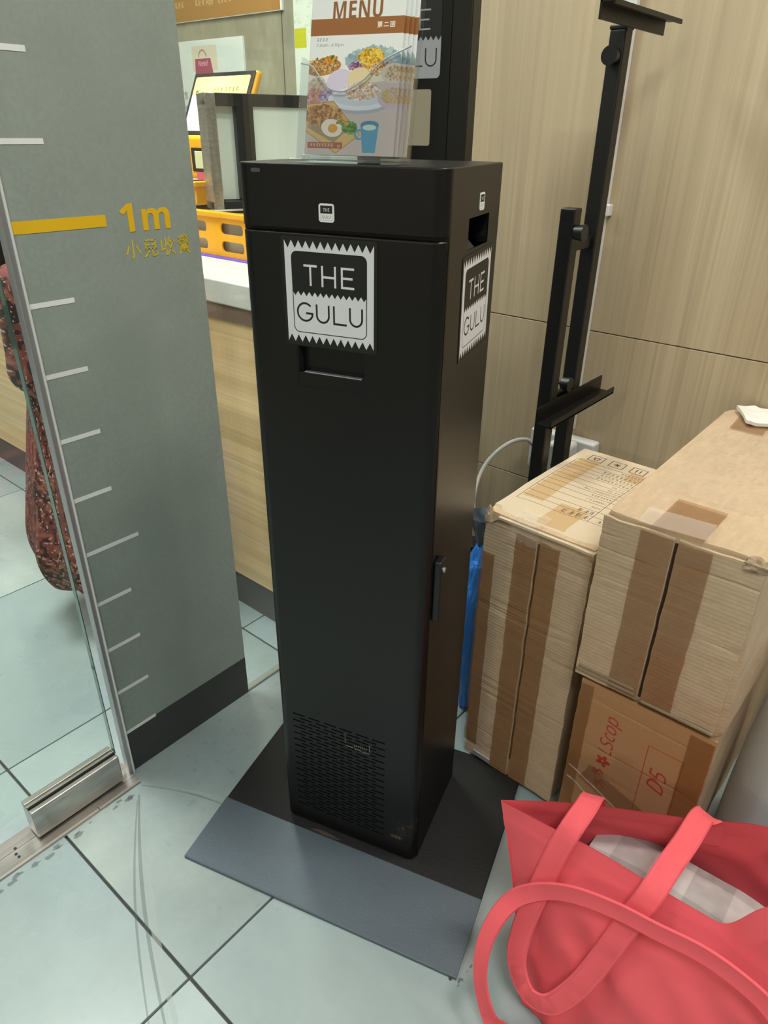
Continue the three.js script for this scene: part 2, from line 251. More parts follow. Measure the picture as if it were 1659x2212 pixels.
{
  const t = thing('ticket_kiosk', 'tall black metal queue-ticket kiosk with white logo stickers standing on a wide black foot plate', 'kiosk', kpos(KW / 2, KD / 2), KYAW);
  const zf = KD / 2, xl = -KW / 2, foot = (w, d, rf, rb) => { const s = new THREE.Shape(), a = w / 2, b = d / 2; s.moveTo(-a + rb, -b); s.lineTo(a - rb, -b); s.absarc(a - rb, -b + rb, rb, -Math.PI / 2, 0); s.lineTo(a, b - rf); s.absarc(a - rf, b - rf, rf, 0, Math.PI / 2); s.lineTo(-a + rf, b); s.absarc(-a + rf, b - rf, rf, Math.PI / 2, Math.PI); s.lineTo(-a, -b + rb); s.absarc(-a + rb, -b + rb, rb, Math.PI, 1.5 * Math.PI); return s; };
  const up = (s, y0, y1, bev = 0) => { const g = new THREE.ExtrudeGeometry(s, { depth: y1 - y0 - 2 * bev, bevelEnabled: bev > 0, bevelSize: bev, bevelOffset: -bev, bevelThickness: bev, bevelSegments: 3, curveSegments: 10 }); g.rotateX(Math.PI / 2); g.translate(0, y1 - bev, 0); return g; };
  // footprint uses y as depth; after rotateX(+90) shape y maps to +z
  const shell0 = up(foot(KW, KD, 0.017, 0.004), 0.012, KH, 0.0018);
  const SEAM = 0.0115; // door depth
  const sx = KW / 2, sb = (b) => zf - b; // local z of a depth b behind the front
  const shell = cut(shell0,
    box(KW + 0.02, 1.009, 0.06, 0, 0.012 + 1.009 / 2 - 0.0005, sb(SEAM + 0.0012) + 0.03),
    box(0.06, 0.0335, 0.0805, sx - 0.0, 1.0152, sb(0.1185)));
  part(t, 'housing', shell, mat.black);
  part(t, 'return_slot_liner', cut(box(0.034, 0.037, 0.084, sx - 0.0185, 1.0152, sb(0.1185)), box(0.04, 0.0335, 0.0805, sx - 0.012, 1.0152, sb(0.1185))), mat.blackDeep);
  part(t, 'return_slot_chute', (() => { const s = new THREE.Shape(); s.moveTo(-0.03, -0.0165); s.lineTo(-0.001, -0.0165); s.lineTo(-0.03, 0.012); s.closePath(); const g = new THREE.ExtrudeGeometry(s, { depth: 0.03, bevelEnabled: false }); g.translate(sx, 1.0152, sb(0.118) + 0.01); return g; })(), mat.darkGrey);
  part(t, 'side_shell', rbox(0.003, KH - 0.08, KD - 0.03, 0.001, -sx - 0.0012, KH - 0.06 - (KH - 0.08) / 2 + 0.052, -0.012), mat.black);
  // door
  const vent = { x0: xl + 0.024, x1: xl + 0.2, y0: 0.043, y1: 0.2775 }, vw = vent.x1 - vent.x0, vh = vent.y1 - vent.y0, vx = (vent.x0 + vent.x1) / 2, vy = (vent.y0 + vent.y1) / 2;
  const slot = { x0: xl + 0.0698, x1: xl + 0.1608, y0: 0.8375, y1: 0.889 }, slx = (slot.x0 + slot.x1) / 2, sly = (slot.y0 + slot.y1) / 2, slw = slot.x1 - slot.x0, slh = slot.y1 - slot.y0;
  const rustTex = canvasTex(512, 2048, (g, w, h) => { g.fillStyle = '#0b0a0a'; g.fillRect(0, 0, w, h); const R = rng(44), blot = (x, y, n, sp, c) => { for (let i = 0; i < n; i++) { g.fillStyle = c[Math.floor(R() * c.length)]; g.globalAlpha = 0.12 + R() * 0.3; const a = x + (R() + R() - 1) * sp[0], b = y + (R() + R() - 1) * sp[1]; g.beginPath(); g.ellipse(a, b, 1 + R() * 5, 1 + R() * 3, R() * 3, 0, 7); g.fill(); } g.globalAlpha = 1; };
    blot(w * 0.9, h * 0.915, 260, [44, 60], ['#4a3526', '#5c4634', '#33261c']); blot(w * 0.86, h * 0.94, 90, [30, 10], ['#7a6450', '#5c4634']); blot(w * 0.98, h * 0.9, 120, [20, 60], ['#4a3526', '#3a2a20']);
    for (let i = 0; i < 60; i++) { g.fillStyle = '#3c3c3e'; g.fillRect(R() * w, R() * h, 2, 2); } });
  const doorMat = P({ map: rustTex, roughness: 0.34, specularIntensity: 0.75 });
  const door0 = up(foot(KW, KD, 0.017, 0.004), 0.014, 1.0155, 0.0022);
  const door = cut(door0, box(KW + 0.1, 1.2, KD, 0, 0.55, sb(SEAM) - KD / 2), box(slw, slh, 0.1, slx, sly, zf), box(vw, vh, 0.1, vx, vy, zf), box(KW - 0.014, 0.99, 0.05, 0, 0.516, zf - 0.0035 - 0.025));
  setUV(door, (x, y) => [x / KW + 0.5, y / 1.0]);
  const dr = part(t, 'door', door, doorMat);
  // vent panel with rows of staggered slits
  const vs = rrect(vw, vh, 0.0002); let row = 0;
  for (let y = vh / 2 - 0.006; y > -vh / 2 + 0.006; y -= 0.0072, row++) for (let x = -vw / 2 + (row % 2 ? 0.017 : 0.0035); x + 0.021 < vw / 2; x += 0.0288) { const h = new THREE.Path(); h.moveTo(x, y); h.lineTo(x + 0.0225, y); h.lineTo(x + 0.0225, y - 0.0025); h.lineTo(x, y - 0.0025); h.closePath(); vs.holes.push(h); }
  const vg = new THREE.ExtrudeGeometry(vs, { depth: 0.0035, bevelEnabled: false }); vg.translate(vx, vy, zf - 0.0035);
  setUV(vg, (x, y) => [x / KW + 0.5, y / 1.0]);
  const vp = part(t, 'vent_panel', vg, doorMat);
  part(t, 'vent_backing', box(vw, vh, 0.002, vx, vy, zf - 0.0085), mat.blackDeep);
  // sheet of pale marks left on the vent by a torn label
  { const L = []; const bx = xl + 0.124, by = 0.262; for (let i = 0; i < 4; i++) L.push(box(0.0008, 0.004, 0.0004, bx, by - i * 0.0058, zf + 0.0002)); for (let i = 0; i < 3; i++) L.push(box(0.012, 0.0012, 0.0004, bx + 0.008 + i * 0.0145, by - 0.0243 - i * 0.0012, zf + 0.0002)); for (let i = 0; i < 7; i++) L.push(box(0.0016, 0.0024, 0.0004, bx + 0.017 + i * 0.0034, by - 0.0185, zf + 0.0002)); L.push(box(0.0008, 0.014, 0.0004, bx + 0.043, by - 0.014, zf + 0.0002)); part(t, 'label_remnant', merge(L), M({ color: 0x8a857c, roughness: 0.9 })); }
  // ticket slot
  part(dr, 'slot_liner', cut(box(slw, slh, 0.06, slx, sly, zf - 0.0305), box(slw - 0.003, slh - 0.003, 0.07, slx, sly, zf - 0.029 + 0.008)), mat.blackDeep);
  part(dr, 'slot_wedge', (() => { const s = new THREE.Shape(); s.moveTo(0, 0); s.lineTo(-0.05, 0); s.lineTo(-0.05, 0.016); s.closePath(); const g = new THREE.ExtrudeGeometry(s, { depth: slw - 0.016, bevelEnabled: false }); g.rotateY(-Math.PI / 2); g.translate(slot.x1 - 0.003, slot.y0 + 0.018, zf - 0.002); return g; })(), mat.darkGrey);
  part(dr, 'slot_lip', rbox(slw - 0.001, 0.018, 0.008, 0.0012, slx, slot.y0 + 0.009, zf - 0.0045), mat.black);
  part(dr, 'slot_blade', rbox(slw - 0.014, 0.0012, 0.006, 0.0004, slx + 0.002, slot.y0 + 0.0186, zf - 0.003), mat.alu, 'bright steel tear edge');
  // stickers
  printed(t, 'logo_sticker', 0.1205, 0.1235, texLogo, xl + 0.1157, 0.9505, zf, { r: 0.003, label: 'square black and white logo sticker' });
  printed(t, 'logo_badge', 0.0188, 0.0188, texLogoSmall, xl + 0.1149, 1.0378, zf, { r: 0.003 });
  const side = new THREE.Group(); // right-hand face
  const st = printed(t, 'logo_sticker', 0.1205, 0.1235, texLogo, 0, 0, 0, { r: 0.003, label: 'logo sticker on the side wall' }); st.rotation.y = Math.PI / 2; st.position.set(sx, 0.9325, sb(0.125)); st.rotation.z = 0.03;
  const sm = printed(t, 'logo_badge', 0.0188, 0.0188, texLogoSmall, 0, 0, 0, { r: 0.003 }); sm.rotation.y = Math.PI / 2; sm.position.set(sx, 1.0468, sb(0.1235));
  // paddle latch on the right side
  const hl = part(t, 'latch', rbox(0.011, 0.098, 0.022, 0.003, sx + 0.005, 0.565, sb(0.03)), mat.plasticBlack);
  part(hl, 'keyhole', cyl(0.004, 0.004, 0.003, 0, 0, 0, 16).rotateZ(Math.PI / 2).translate(sx + 0.0112, 0.598, sb(0.03)), mat.alu);
  part(t, 'corner_chip', slab(rrect(0.012, 0.004, 0.0018), 0.0004).translate(xl + 0.028, KH - 0.0075, zf - 0.0001), M({ color: 0x4a4a48, roughness: 0.7 }));
  // foot plate: flat black sheet behind, ramped strip in front
  const pw = 0.496, px = (-0.1195 + 0.3765) / 2 - KW / 2;
  part(t, 'foot_plate', rbox(pw, 0.012, 0.287, 0.0015, px, 0.0062, zf + 0.018 - 0.1435), mat.blackRubber);
  const rs = new THREE.Shape(); rs.moveTo(0, 0); rs.lineTo(0.128, 0); rs.lineTo(0.128, 0.0055); rs.lineTo(0.1265, 0.0066); rs.lineTo(0.0, 0.0125); rs.closePath();
  const rg = new THREE.ExtrudeGeometry(rs, { depth: pw, bevelEnabled: false }); rg.rotateY(-Math.PI / 2); rg.translate(px + pw / 2, 0.0002, zf + 0.018); boxUV(rg, 3);
  part(t, 'ramp_strip', rg, mat.ramp);
  const rust = (x, z, w, d, s) => { const sh = new THREE.Shape(), R = rng(s); for (let i = 0; i < 16; i++) { const a = i / 16 * 6.283, r = 0.6 + 0.4 * R(); sh[i ? 'lineTo' : 'moveTo'](Math.cos(a) * w / 2 * r, Math.sin(a) * d / 2 * r); } return new THREE.ExtrudeGeometry(sh, { depth: 0.0005, bevelEnabled: false }).rotateX(-Math.PI / 2).translate(x, 0, z); };
  part(t, 'rust_patch', rust(xl + 0.085, zf + 0.0125, 0.07, 0.009, 3).translate(0, 0.0125, 0), mat.rust);
  part(t, 'rust_patch', rust(px + pw / 2 - 0.01, zf + 0.128, 0.018, 0.05, 4).rotateX(0.047).translate(0, 0.0126, 0), mat.rust);
}

// ------------------------------------------------------------------ menu holder and sheet on the kiosk
const tilt = 0.21;
{
  const ctr = kpos(0.124, 0.034, KH + 0.0005);
  const t = thing('menu_holder', 'clear acrylic leaflet holder standing on top of the black kiosk', 'leaflet holder', ctr, KYAW);
  const w = 0.126, tr = (g) => { g.rotateX(-tilt); return g; };
  part(t, 'back_plate', tr(rbox(w, 0.175, 0.0022, 0.001, 0, 0.09, -0.026)), mat.acrylic);
  const f = new THREE.Shape(); f.moveTo(-w / 2, 0); f.lineTo(w / 2, 0); f.lineTo(w / 2, 0.107); f.lineTo(0.032, 0.094); f.lineTo(0.012, 0.077); f.lineTo(-0.01, 0.067); f.lineTo(-0.026, 0.069); f.lineTo(-0.036, 0.077); f.lineTo(-0.05, 0.091); f.lineTo(-w / 2, 0.094); f.closePath();
  part(t, 'front_plate', tr(slab(f, 0.002).translate(0, 0.002, 0)), mat.acrylic);
  part(t, 'front_rim', tr(tube([[-w / 2, 0.096, 0.001], [-0.05, 0.093, 0.001], [-0.036, 0.079, 0.001], [-0.026, 0.071, 0.001], [-0.01, 0.069, 0.001], [0.012, 0.079, 0.001], [0.032, 0.096, 0.001], [w / 2, 0.109, 0.001]], 0.0008, 60, 8)), M({ color: 0xc8ced2, roughness: 0.1, metalness: 0.3 }), 'bright polished rim');
  for (const s of [-1, 1]) part(t, s < 0 ? 'side_wall' : 'side_wall_001', tr(rbox(0.002, 0.1, 0.026, 0.0008, s * (w / 2 - 0.001), 0.052, -0.012)), mat.acrylic);
  part(t, 'base_foot', rbox(w, 0.004, 0.05, 0.0015, 0, 0.002, -0.006), mat.acrylic);
  part(t, 'base_clip', rbox(0.03, 0.006, 0.012, 0.002, -0.032, 0.005, 0.012), mat.acrylic);
  part(t, 'base_clip_001', rbox(0.03, 0.006, 0.012, 0.002, 0.036, 0.005, 0.012), mat.acrylic);
}
const glyph = { // strokes on a 10 x 10 grid, y downwards
  xiao: [[[5, .4], [5, 9.3], [3.8, 8.4]], [[2.6, 3.2], [1, 7]], [[7.2, 3.2], [9.2, 6.9]]],
  er: [[[4.3, .7], [1.9, 1.4], [1.9, 5.3], [8.2, 5.3], [8.2, 1.1], [5.6, 1.1]], [[1.9, 3.2], [4.1, 3.2]], [[5.9, 3.2], [8.2, 3.2]], [[3.8, 5.3], [3.4, 7.6], [.9, 9.3]], [[6, 5.3], [6, 8.9], [9.1, 8.9], [9.1, 7.5]]],
  shou: [[[1.2, 1.8], [1.2, 7], [4, 6]], [[4, .4], [4, 9.5]], [[6.6, .4], [5, 4.2]], [[6, 2.6], [9.7, 2.6]], [[8.5, 2.6], [7.2, 6.2], [4.8, 9.4]], [[5.8, 4], [7.2, 7], [9.7, 9.4]]],
  fei: [[[2, 1], [8, 1], [8, 2.4], [2, 2.4], [1.9, 3.8], [8.5, 3.8], [8.2, 4.9]], [[4, .1], [4, 3.4], [2.5, 5]], [[6, .1], [6, 5]], [[2.5, 5.3], [7.6, 5.3], [7.6, 8.1], [2.5, 8.1], [2.5, 5.3]], [[2.5, 6.2], [7.6, 6.2]], [[2.5, 7.1], [7.6, 7.1]], [[4, 8.1], [1.7, 9.8]], [[6.2, 8.1], [8.6, 9.8]]],
  di: [[[2.2, .2], [1, 2]], [[1.8, 1.2], [4.4, 1.2]], [[6.2, .2], [5.2, 2]], [[5.8, 1.2], [9, 1.2]], [[1.6, 3], [8.2, 3], [8.2, 4.8], [2, 4.8], [2, 6.6], [8.6, 6.6], [8.2, 8.6]], [[5, 2.4], [5, 9.8]], [[4.8, 6.8], [1.2, 9.4]]],
  two: [[[2, 2.4], [8, 2.4]], [[.8, 8], [9.2, 8]]],
  hui: [[[1.2, 1], [8.8, 1], [8.8, 9.2], [1.2, 9.2], [1.2, 1]], [[3.6, 3.4], [6.4, 3.4], [6.4, 6.6], [3.6, 6.6], [3.6, 3.4]]],
  wu: [[[3, .4], [1.4, 3]], [[2.4, 2], [8.6, 2]], [[.7, 5], [9.3, 5]], [[5, 2], [5, 9.6]]],
  shi: [[[5, 0], [5, 1.6]], [[.8, 2], [9.2, 2]], [[2.2, 9], [2.2, 4], [7.8, 4], [7.8, 8.2], [6.6, 8.2]], [[5, 2], [5, 9.8]]],
};
function strokeText(g, list, x, y, size, gap, lw) { g.lineWidth = lw; g.lineCap = 'square'; list.forEach((k, i) => { for (const s of glyph[k]) { g.beginPath(); s.forEach((p, j) => g[j ? 'lineTo' : 'moveTo'](x + i * gap + p[0] / 10 * size, y + p[1] / 10 * size)); g.stroke(); } }); }
function blurText(g, x, y, n, size, R) { for (let i = 0; i < n; i++) { for (let k = 0; k < 5; k++) { g.fillRect(x + i * size * 1.08 + R() * size * 0.3, y + k * size * 0.22 + R() * size * 0.05, size * (0.4 + R() * 0.45), size * 0.09); } g.fillRect(x + i * size * 1.08 + size * (0.2 + R() * 0.5), y, size * 0.1, size); } }
const texMenu = canvasTex(700, 1470, (g, w, h) => {
  const R = rng(12); g.fillStyle = '#eef1ee'; g.fillRect(0, 0, w, h);
  g.fillStyle = '#a0683a'; g.fillRect(0, h * 0.372, w, h * 0.074);
  g.font = `bold ${h * 0.105}px sans-serif`; g.textAlign = 'center'; g.textBaseline = 'alphabetic'; g.fillStyle = '#96623a'; g.fillText('MENU', w * 0.5, h * 0.374, w * 0.56);
  g.strokeStyle = '#f3e7d8'; strokeText(g, ['di', 'two', 'hui'], w * 0.72, h * 0.393, 38, 46, 6);
  g.fillStyle = '#8d8d88'; blurText(g, w * 0.07, h * 0.456, 4, 22, R); g.textAlign = 'left'; g.font = '28px sans-serif'; g.fillText('7:30am - 4:30pm', w * 0.07, h * 0.495);
  // table scene
  const grd = [['#e2d9d2', 0.64, 1]]; g.fillStyle = '#cdbfb8'; g.beginPath(); g.moveTo(0, h * 0.63); g.lineTo(w, h * 0.6); g.lineTo(w, h); g.lineTo(0, h); g.fill();
  const spat = (x, y, rx, ry, n, cols, s = 9) => { for (let i = 0; i < n; i++) { const a = R() * 6.283, q = Math.sqrt(R()); g.fillStyle = cols[Math.floor(R() * cols.length)]; g.beginPath(); g.ellipse(x + Math.cos(a) * rx * q, y + Math.sin(a) * ry * q, s * (0.4 + R()), s * (0.3 + R() * 0.6), R() * 3, 0, 7); g.fill(); } };
  const el = (x, y, rx, ry, c, rot = 0) => { g.fillStyle = c; g.beginPath(); g.ellipse(x, y, rx, ry, rot, 0, 7); g.fill(); };
  spat(w * 0.72, h * 0.56, 210, 75, 260, ['#9db6bb', '#b9cbcd', '#8aa5ae'], 26);
  el(w * 0.17, h * 0.61, 165, 78, '#efe9df', -0.15); el(w * 0.16, h * 0.588, 140, 56, '#b9854d', -0.12); spat(w * 0.16, h * 0.58, 130, 50, 240, ['#c99a58', '#b07a3d', '#e0bf86', '#8d6a3a']); spat(w * 0.24, h * 0.553, 46, 24, 40, ['#e0a42a', '#d9772c', '#507038'], 14);
  el(w * 0.73, h * 0.625, 190, 52, '#e8e0c9', -0.08); spat(w * 0.72, h * 0.6, 170, 44, 240, ['#c9803a', '#d99a48', '#b3682e', '#e8bd70']); spat(w * 0.68, h * 0.545, 95, 52, 260, ['#d7a326', '#e8bf3a', '#b98418', '#f0d060'], 13); spat(w * 0.52, h * 0.592, 50, 30, 60, ['#8b4f80', '#b489ad', '#6d3f68'], 12);
  el(w * 0.37, h * 0.66, 110, 92, '#d9cfe4'); spat(w * 0.08, h * 0.735, 75, 75, 160, ['#c9807c', '#d99a90', '#a86468', '#b58a6a'], 14); spat(w * 0.1, h * 0.66, 60, 30, 70, ['#b7a28a', '#d5c2a4'], 12); spat(w * 0.23, h * 0.735, 64, 64, 120, ['#a394b8', '#c4b7d4', '#8273a0'], 12);
  el(w * 0.58, h * 0.752, 240, 78, '#aeb0bb'); el(w * 0.58, h * 0.735, 240, 78, '#e6e8ee'); el(w * 0.58, h * 0.728, 200, 58, '#d4d7df'); el(w * 0.57, h * 0.645, 88, 78, '#e4d4a4'); spat(w * 0.6, h * 0.7, 140, 58, 320, ['#e8dcc8', '#d9a48a', '#c98a76', '#f0ece2', '#c7c99a', '#e0b890'], 11);
  el(w * 0.93, h * 0.62, 90, 66, '#d9ccc4'); spat(w * 0.94, h * 0.62, 70, 50, 120, ['#c9a878', '#d9bf98', '#a98a60']); el(w * 0.93, h * 0.73, 105, 72, '#c9b6c4'); spat(w * 0.94, h * 0.72, 84, 52, 130, ['#c9a868', '#d9b948', '#b99a78']);
  g.fillStyle = '#dcb877'; g.beginPath(); g.moveTo(0, h * 0.76); g.lineTo(w * 0.3, h * 0.745); g.lineTo(w * 0.62, h * 0.9); g.lineTo(w * 0.36, h * 0.99); g.lineTo(0, h * 0.885); g.fill(); g.strokeStyle = '#b88f4f'; g.lineWidth = 7; g.stroke();
  g.fillStyle = '#a4906f'; g.beginPath(); g.moveTo(w * 0.02, h * 0.79); g.lineTo(w * 0.28, h * 0.77); g.lineTo(w * 0.5, h * 0.87); g.lineTo(w * 0.33, h * 0.94); g.lineTo(w * 0.02, h * 0.87); g.fill();
  spat(w * 0.2, h * 0.81, 150, 70, 260, ['#b0763c', '#c9924c', '#8d5e30', '#d9aa68', '#caa070'], 17); el(w * 0.3, h * 0.87, 85, 62, '#f1e6d6', 0.2); el(w * 0.31, h * 0.872, 38, 32, '#e0a03a'); spat(w * 0.5, h * 0.87, 52, 42, 120, ['#4f8a3a', '#6fae4a', '#3c6e30'], 13); spat(w * 0.42, h * 0.84, 50, 22, 50, ['#d98a2c', '#e0a848', '#6d8a48'], 12);
  g.fillStyle = '#4f9dbf'; g.beginPath(); g.moveTo(w * 0.62, h * 0.855); g.lineTo(w * 0.82, h * 0.855); g.lineTo(w * 0.8, h * 0.985); g.lineTo(w * 0.66, h * 0.985); g.fill(); el(w * 0.72, h * 0.855, 70, 30, '#3f86a8'); el(w * 0.72, h * 0.866, 52, 20, '#cfe0cf'); g.strokeStyle = '#4f9dbf'; g.lineWidth = 16; g.beginPath(); g.arc(w * 0.61, h * 0.9, 30, 1.2, 5); g.stroke();
  g.fillStyle = '#a85c40'; g.fillRect(w * 0.03, h * 0.938, w * 0.4, h * 0.03); g.fillStyle = '#ecd9c8'; blurText(g, w * 0.06, h * 0.944, 8, 22, R); g.font = '26px sans-serif'; g.fillText('$1', w * 0.375, h * 0.963);
});
{
  const ctr = kpos(0.122, 0.034, KH + 0.0005);
  for (let k = 0; k < 4; k++) {
    const t = thing('menu_leaflet', k ? ['', 'second printed menu leaflet, just behind the front one in the clear holder', 'third printed menu leaflet from the front in the clear holder', 'rearmost printed menu leaflet in the clear holder'][k] : 'front printed food menu leaflet with brown title band in the clear holder', 'menu', ctr, KYAW, 'menu leaflets in the clear holder');
    const g = slab(rrect(0.107, 0.206, 0.001), 0.0009); setUV(g, (x, y) => [x / 0.107 + 0.5, y / 0.206 + 0.5]); g.translate(k * 0.0035, 0.111 + k * 0.0006, -0.004 - k * 0.004); g.rotateX(-tilt);
    part(t, 'sheet', g, M({ map: texMenu, roughness: 0.3 }));
  }
}

// ------------------------------------------------------------------ black sign board behind the kiosk
{
  const yaw = Math.atan2(-0.9872, 0.1595); // local +z faces the camera side
  const t = thing('sign_board', 'tall black sign board with grey logo standing behind the kiosk against the wood wall', 'sign board', [0.7, 0, 0.226], yaw);
  // local +x runs right (towards +z world): the right edge is x = 0
  const w = 0.222;
  part(t, 'board', rbox(w, 1.452, 0.032, 0.002, -w / 2, 0.738, -0.016), M({ color: 0x0e0d0d, roughness: 0.3 }));
  part(t, 'base_foot', rbox(w, 0.012, 0.11, 0.003, -w / 2, 0.006, -0.02), mat.black);
  part(t, 'face_panel', rbox(w - 0.072, 1.38, 0.002, 0.001, -w / 2, 0.74, 0.0008), P({ color: 0x0c0c0c, roughness: 0.2 }));
  const tx = canvasTex(768, 768, drawLogo({ outer: false, white: '#8f9193' }));
  printed(t, 'logo_print', 0.125, 0.115, tx, -0.0538 - 0.0625, 1.2533, 0.0018, { r: 0.007, label: 'grey logo print' });
  const pl = canvasTex(256, 256, (g, W, H) => { g.fillStyle = '#8d8470'; g.fillRect(0, 0, W, H); const R = rng(3); g.fillStyle = '#4b4538'; blurText(g, W * 0.42, H * 0.88, 4, 11, R); });
  printed(t, 'plaque', 0.1, 0.0855, pl, -0.0685 - 0.05, 1.1372, 0.0018, { r: 0.004, t: 0.0016, label: 'blank brownish grey plaque', rough: 0.4 });
}

// ------------------------------------------------------------------ height chart on the pane
{
  const t = thing('height_chart', 'grey child height chart panel with white marks and yellow 1m line on the shop window', 'height chart', [0, 0, 0]);
  part(t, 'film_panel', boxUV(box(0.293, 2.17, 0.003, 0.1465, 0.1 + 1.085, 0.0005), 3), mat.film);
  part(t, 'skirting_band', box(0.293, 0.1, 0.0036, 0.1465, 0.05, 0.0004), mat.filmDark);
  for (let k = 1; k <= 18; k++) { if (k === 10) continue; const y = k / 10, L = k === 5 ? 0.0994 : k === 15 ? 0.0994 : 0.0672; part(t, 'height_mark', box(L, 0.0068, 0.0008, L / 2, y, 0.0023), mat.white).name = k === 1 ? 'height_mark' : 'height_mark_' + String(k).padStart(3, '0'); }
  part(t, 'metre_mark', box(0.136, 0.0155, 0.0008, 0.068, 1.0, 0.0023), mat.yellowPrint, 'wide yellow one metre line');
  const tg = new TextGeometry('1m', { font, size: 0.0385, depth: 0.0008, curveSegments: 6 }); tg.computeBoundingBox(); const b = tg.boundingBox; tg.translate(-b.min.x, -b.min.y, 0); tg.scale(0.083 / (b.max.x - b.min.x), 1, 1); tg.translate(0.159, 0.982, 0.002);
  part(t, 'metre_lettering', tg, mat.yellowPrint);
  const L = [], lw = 0.0022; ['xiao', 'er', 'shou', 'fei'].forEach((k, i) => { for (const s of glyph[k]) for (let j = 1; j < s.length; j++) { const S = 0.0275, a = s[j - 1], c = s[j], x0 = 0.1585 + i * 0.0298 + a[0] / 10 * S, y0 = 0.9705 - a[1] / 10 * S, x1 = 0.1585 + i * 0.0298 + c[0] / 10 * S, y1 = 0.9705 - c[1] / 10 * S, l = Math.hypot(x1 - x0, y1 - y0); const g = new THREE.BoxGeometry(l + lw * 0.8, lw, 0.0008); g.rotateZ(Math.atan2(y1 - y0, x1 - x0)); g.translate((x0 + x1) / 2, (y0 + y1) / 2, 0.0023); L.push(g); } });
  part(t, 'fee_lettering', merge(L), mat.yellowDull);
}

// ------------------------------------------------------------------ easel stand in the corner
{
  const t = thing('display_easel', 'tall black metal display easel with angled top clip standing by the wood wall', 'easel', [0.775, 0, 0.447]);
  part(t, 'mast', rbox(0.026, 1.25, 0.026, 0.003, 0, 0.63, 0), mat.easel);
  part(t, 'leg', rbox(0.026, 1.0, 0.026, 0.003, -0.09, 0.513, 0), mat.easel);
  part(t, 'mast_cap', rbox(0.028, 0.006, 0.028, 0.002, 0, 1.257, 0), mat.plasticBlack);
  part(t, 'bracket', rbox(0.09, 0.018, 0.012, 0.002, -0.045, 0.955, 0), mat.easel);
  part(t, 'bracket', rbox(0.09, 0.018, 0.012, 0.002, -0.045, 0.69, -0.002), mat.easel).name = 'bracket_001';
  const knob = (x, y, z, rz) => { const g = merge([cyl(0.013, 0.011, 0.016, 0, 0, 0, 20), cyl(0.004, 0.004, 0.02, 0, -0.012, 0, 10)]); rz ? g.rotateZ(Math.PI / 2) : g.rotateX(Math.PI / 2); return g.translate(x, y, z); };
  part(t, 'knob', knob(-0.094, 0.978, 0.022), mat.plasticBlack); part(t, 'knob', knob(-0.024, 1.22, 0.0, true), mat.plasticBlack).name = 'knob_001'; part(t, 'knob', knob(-0.045, 0.715, 0.012), mat.plasticBlack).name = 'knob_002';
  // top clip: channel along x
  part(t, 'top_clip', merge([box(0.252, 0.003, 0.022, 0.016, 1.2775, 0.024), box(0.234, 0.022, 0.003, 0.007, 1.2675, 0.0145), box(0.252, 0.006, 0.003, 0.016, 1.2755, 0.0345)]), mat.easel);
  part(t, 'clip_stem', rbox(0.02, 0.03, 0.006, 0.001, 0, 1.266, 0.0105), mat.easel);
  part(t, 'tray', merge([box(0.256, 0.003, 0.03, -0.023, 0.668, 0.029), box(0.256, 0.03, 0.003, -0.023, 0.682, 0.0145), box(0.256, 0.012, 0.003, -0.023, 0.673, 0.0425)]), mat.easel);
  part(t, 'foot', rbox(0.03, 0.012, 0.16, 0.003, 0, 0.006, -0.065), mat.easel); part(t, 'foot', rbox(0.03, 0.012, 0.16, 0.003, -0.09, 0.006, -0.065), mat.easel).name = 'foot_001';
}
// ------------------------------------------------------------------ wall conduit, socket, cable
{
  const t = thing('cable_conduit', 'narrow white plastic cable conduit running down the wood wall behind the easel', 'cable conduit', [1.0, 0, 0.361]);
  part(t, 'trunking', rbox(0.014, 2.19, 0.021, 0.002, -0.0075, 1.62, 0), mat.plasticWhite);
  part(t, 'joint_clip', rbox(0.018, 0.022, 0.03, 0.003, -0.009, 0.985, 0.004), mat.plasticWhite);
  part(t, 'tie', rbox(0.018, 0.003, 0.026, 0.001, -0.009, 0.57, 0.0), mat.plasticBlack);
  const s = thing('wall_socket', 'white double wall socket low on the wood wall behind the easel', 'socket', [1.0, 0.46, 0.335]);
  part(s, 'socket_box', rbox(0.03, 0.1, 0.16, 0.006, -0.015, 0, 0.02), mat.plasticWhite);
  for (const z of [-0.03, 0.03]) part(s, 'rocker', rbox(0.006, 0.018, 0.012, 0.002, -0.032, 0.035, z), mat.white).name = numbered('rocker');
  const a = thing('power_adapter', 'chunky white power adapter plugged into the low wall socket', 'adapter', [0.969, 0.425, 0.372]);
  part(a, 'adapter_body', rbox(0.05, 0.085, 0.055, 0.01, -0.026, 0.0425, 0.0, 4), mat.plasticWhite);
  part(a, 'indicator', cyl(0.003, 0.003, 0.003, 0, 0, 0, 12).rotateZ(Math.PI / 2).translate(-0.0515, 0.035, -0.008), mat.plasticBlack);
  const p = thing('power_plug', 'white power plug with grey cable pushed into the wall socket left of the adapter', 'plug', [0.969, 0.455, 0.31]);
  part(p, 'plug_body', rbox(0.03, 0.045, 0.035, 0.008, -0.016, 0.01, 0, 3), mat.plasticWhite);
  part(p, 'cable', tube([[-0.03, 0.02, 0], [-0.06, 0.05, -0.01], [-0.1, 0.05, -0.03], [-0.16, 0.015, -0.05], [-0.235, -0.035, -0.03], [-0.275, -0.075, 0.005], [-0.285, -0.095, 0.02]], 0.0045, 60), M({ color: 0xb9bab8, roughness: 0.5 }), 'pale grey cable');
  part(p, 'inline_connector', rbox(0.04, 0.03, 0.05, 0.005).rotateY(0.6).rotateX(0.3).translate(-0.293, -0.115, 0.03), mat.plasticBlack, 'black connector at the end of the cable');
}

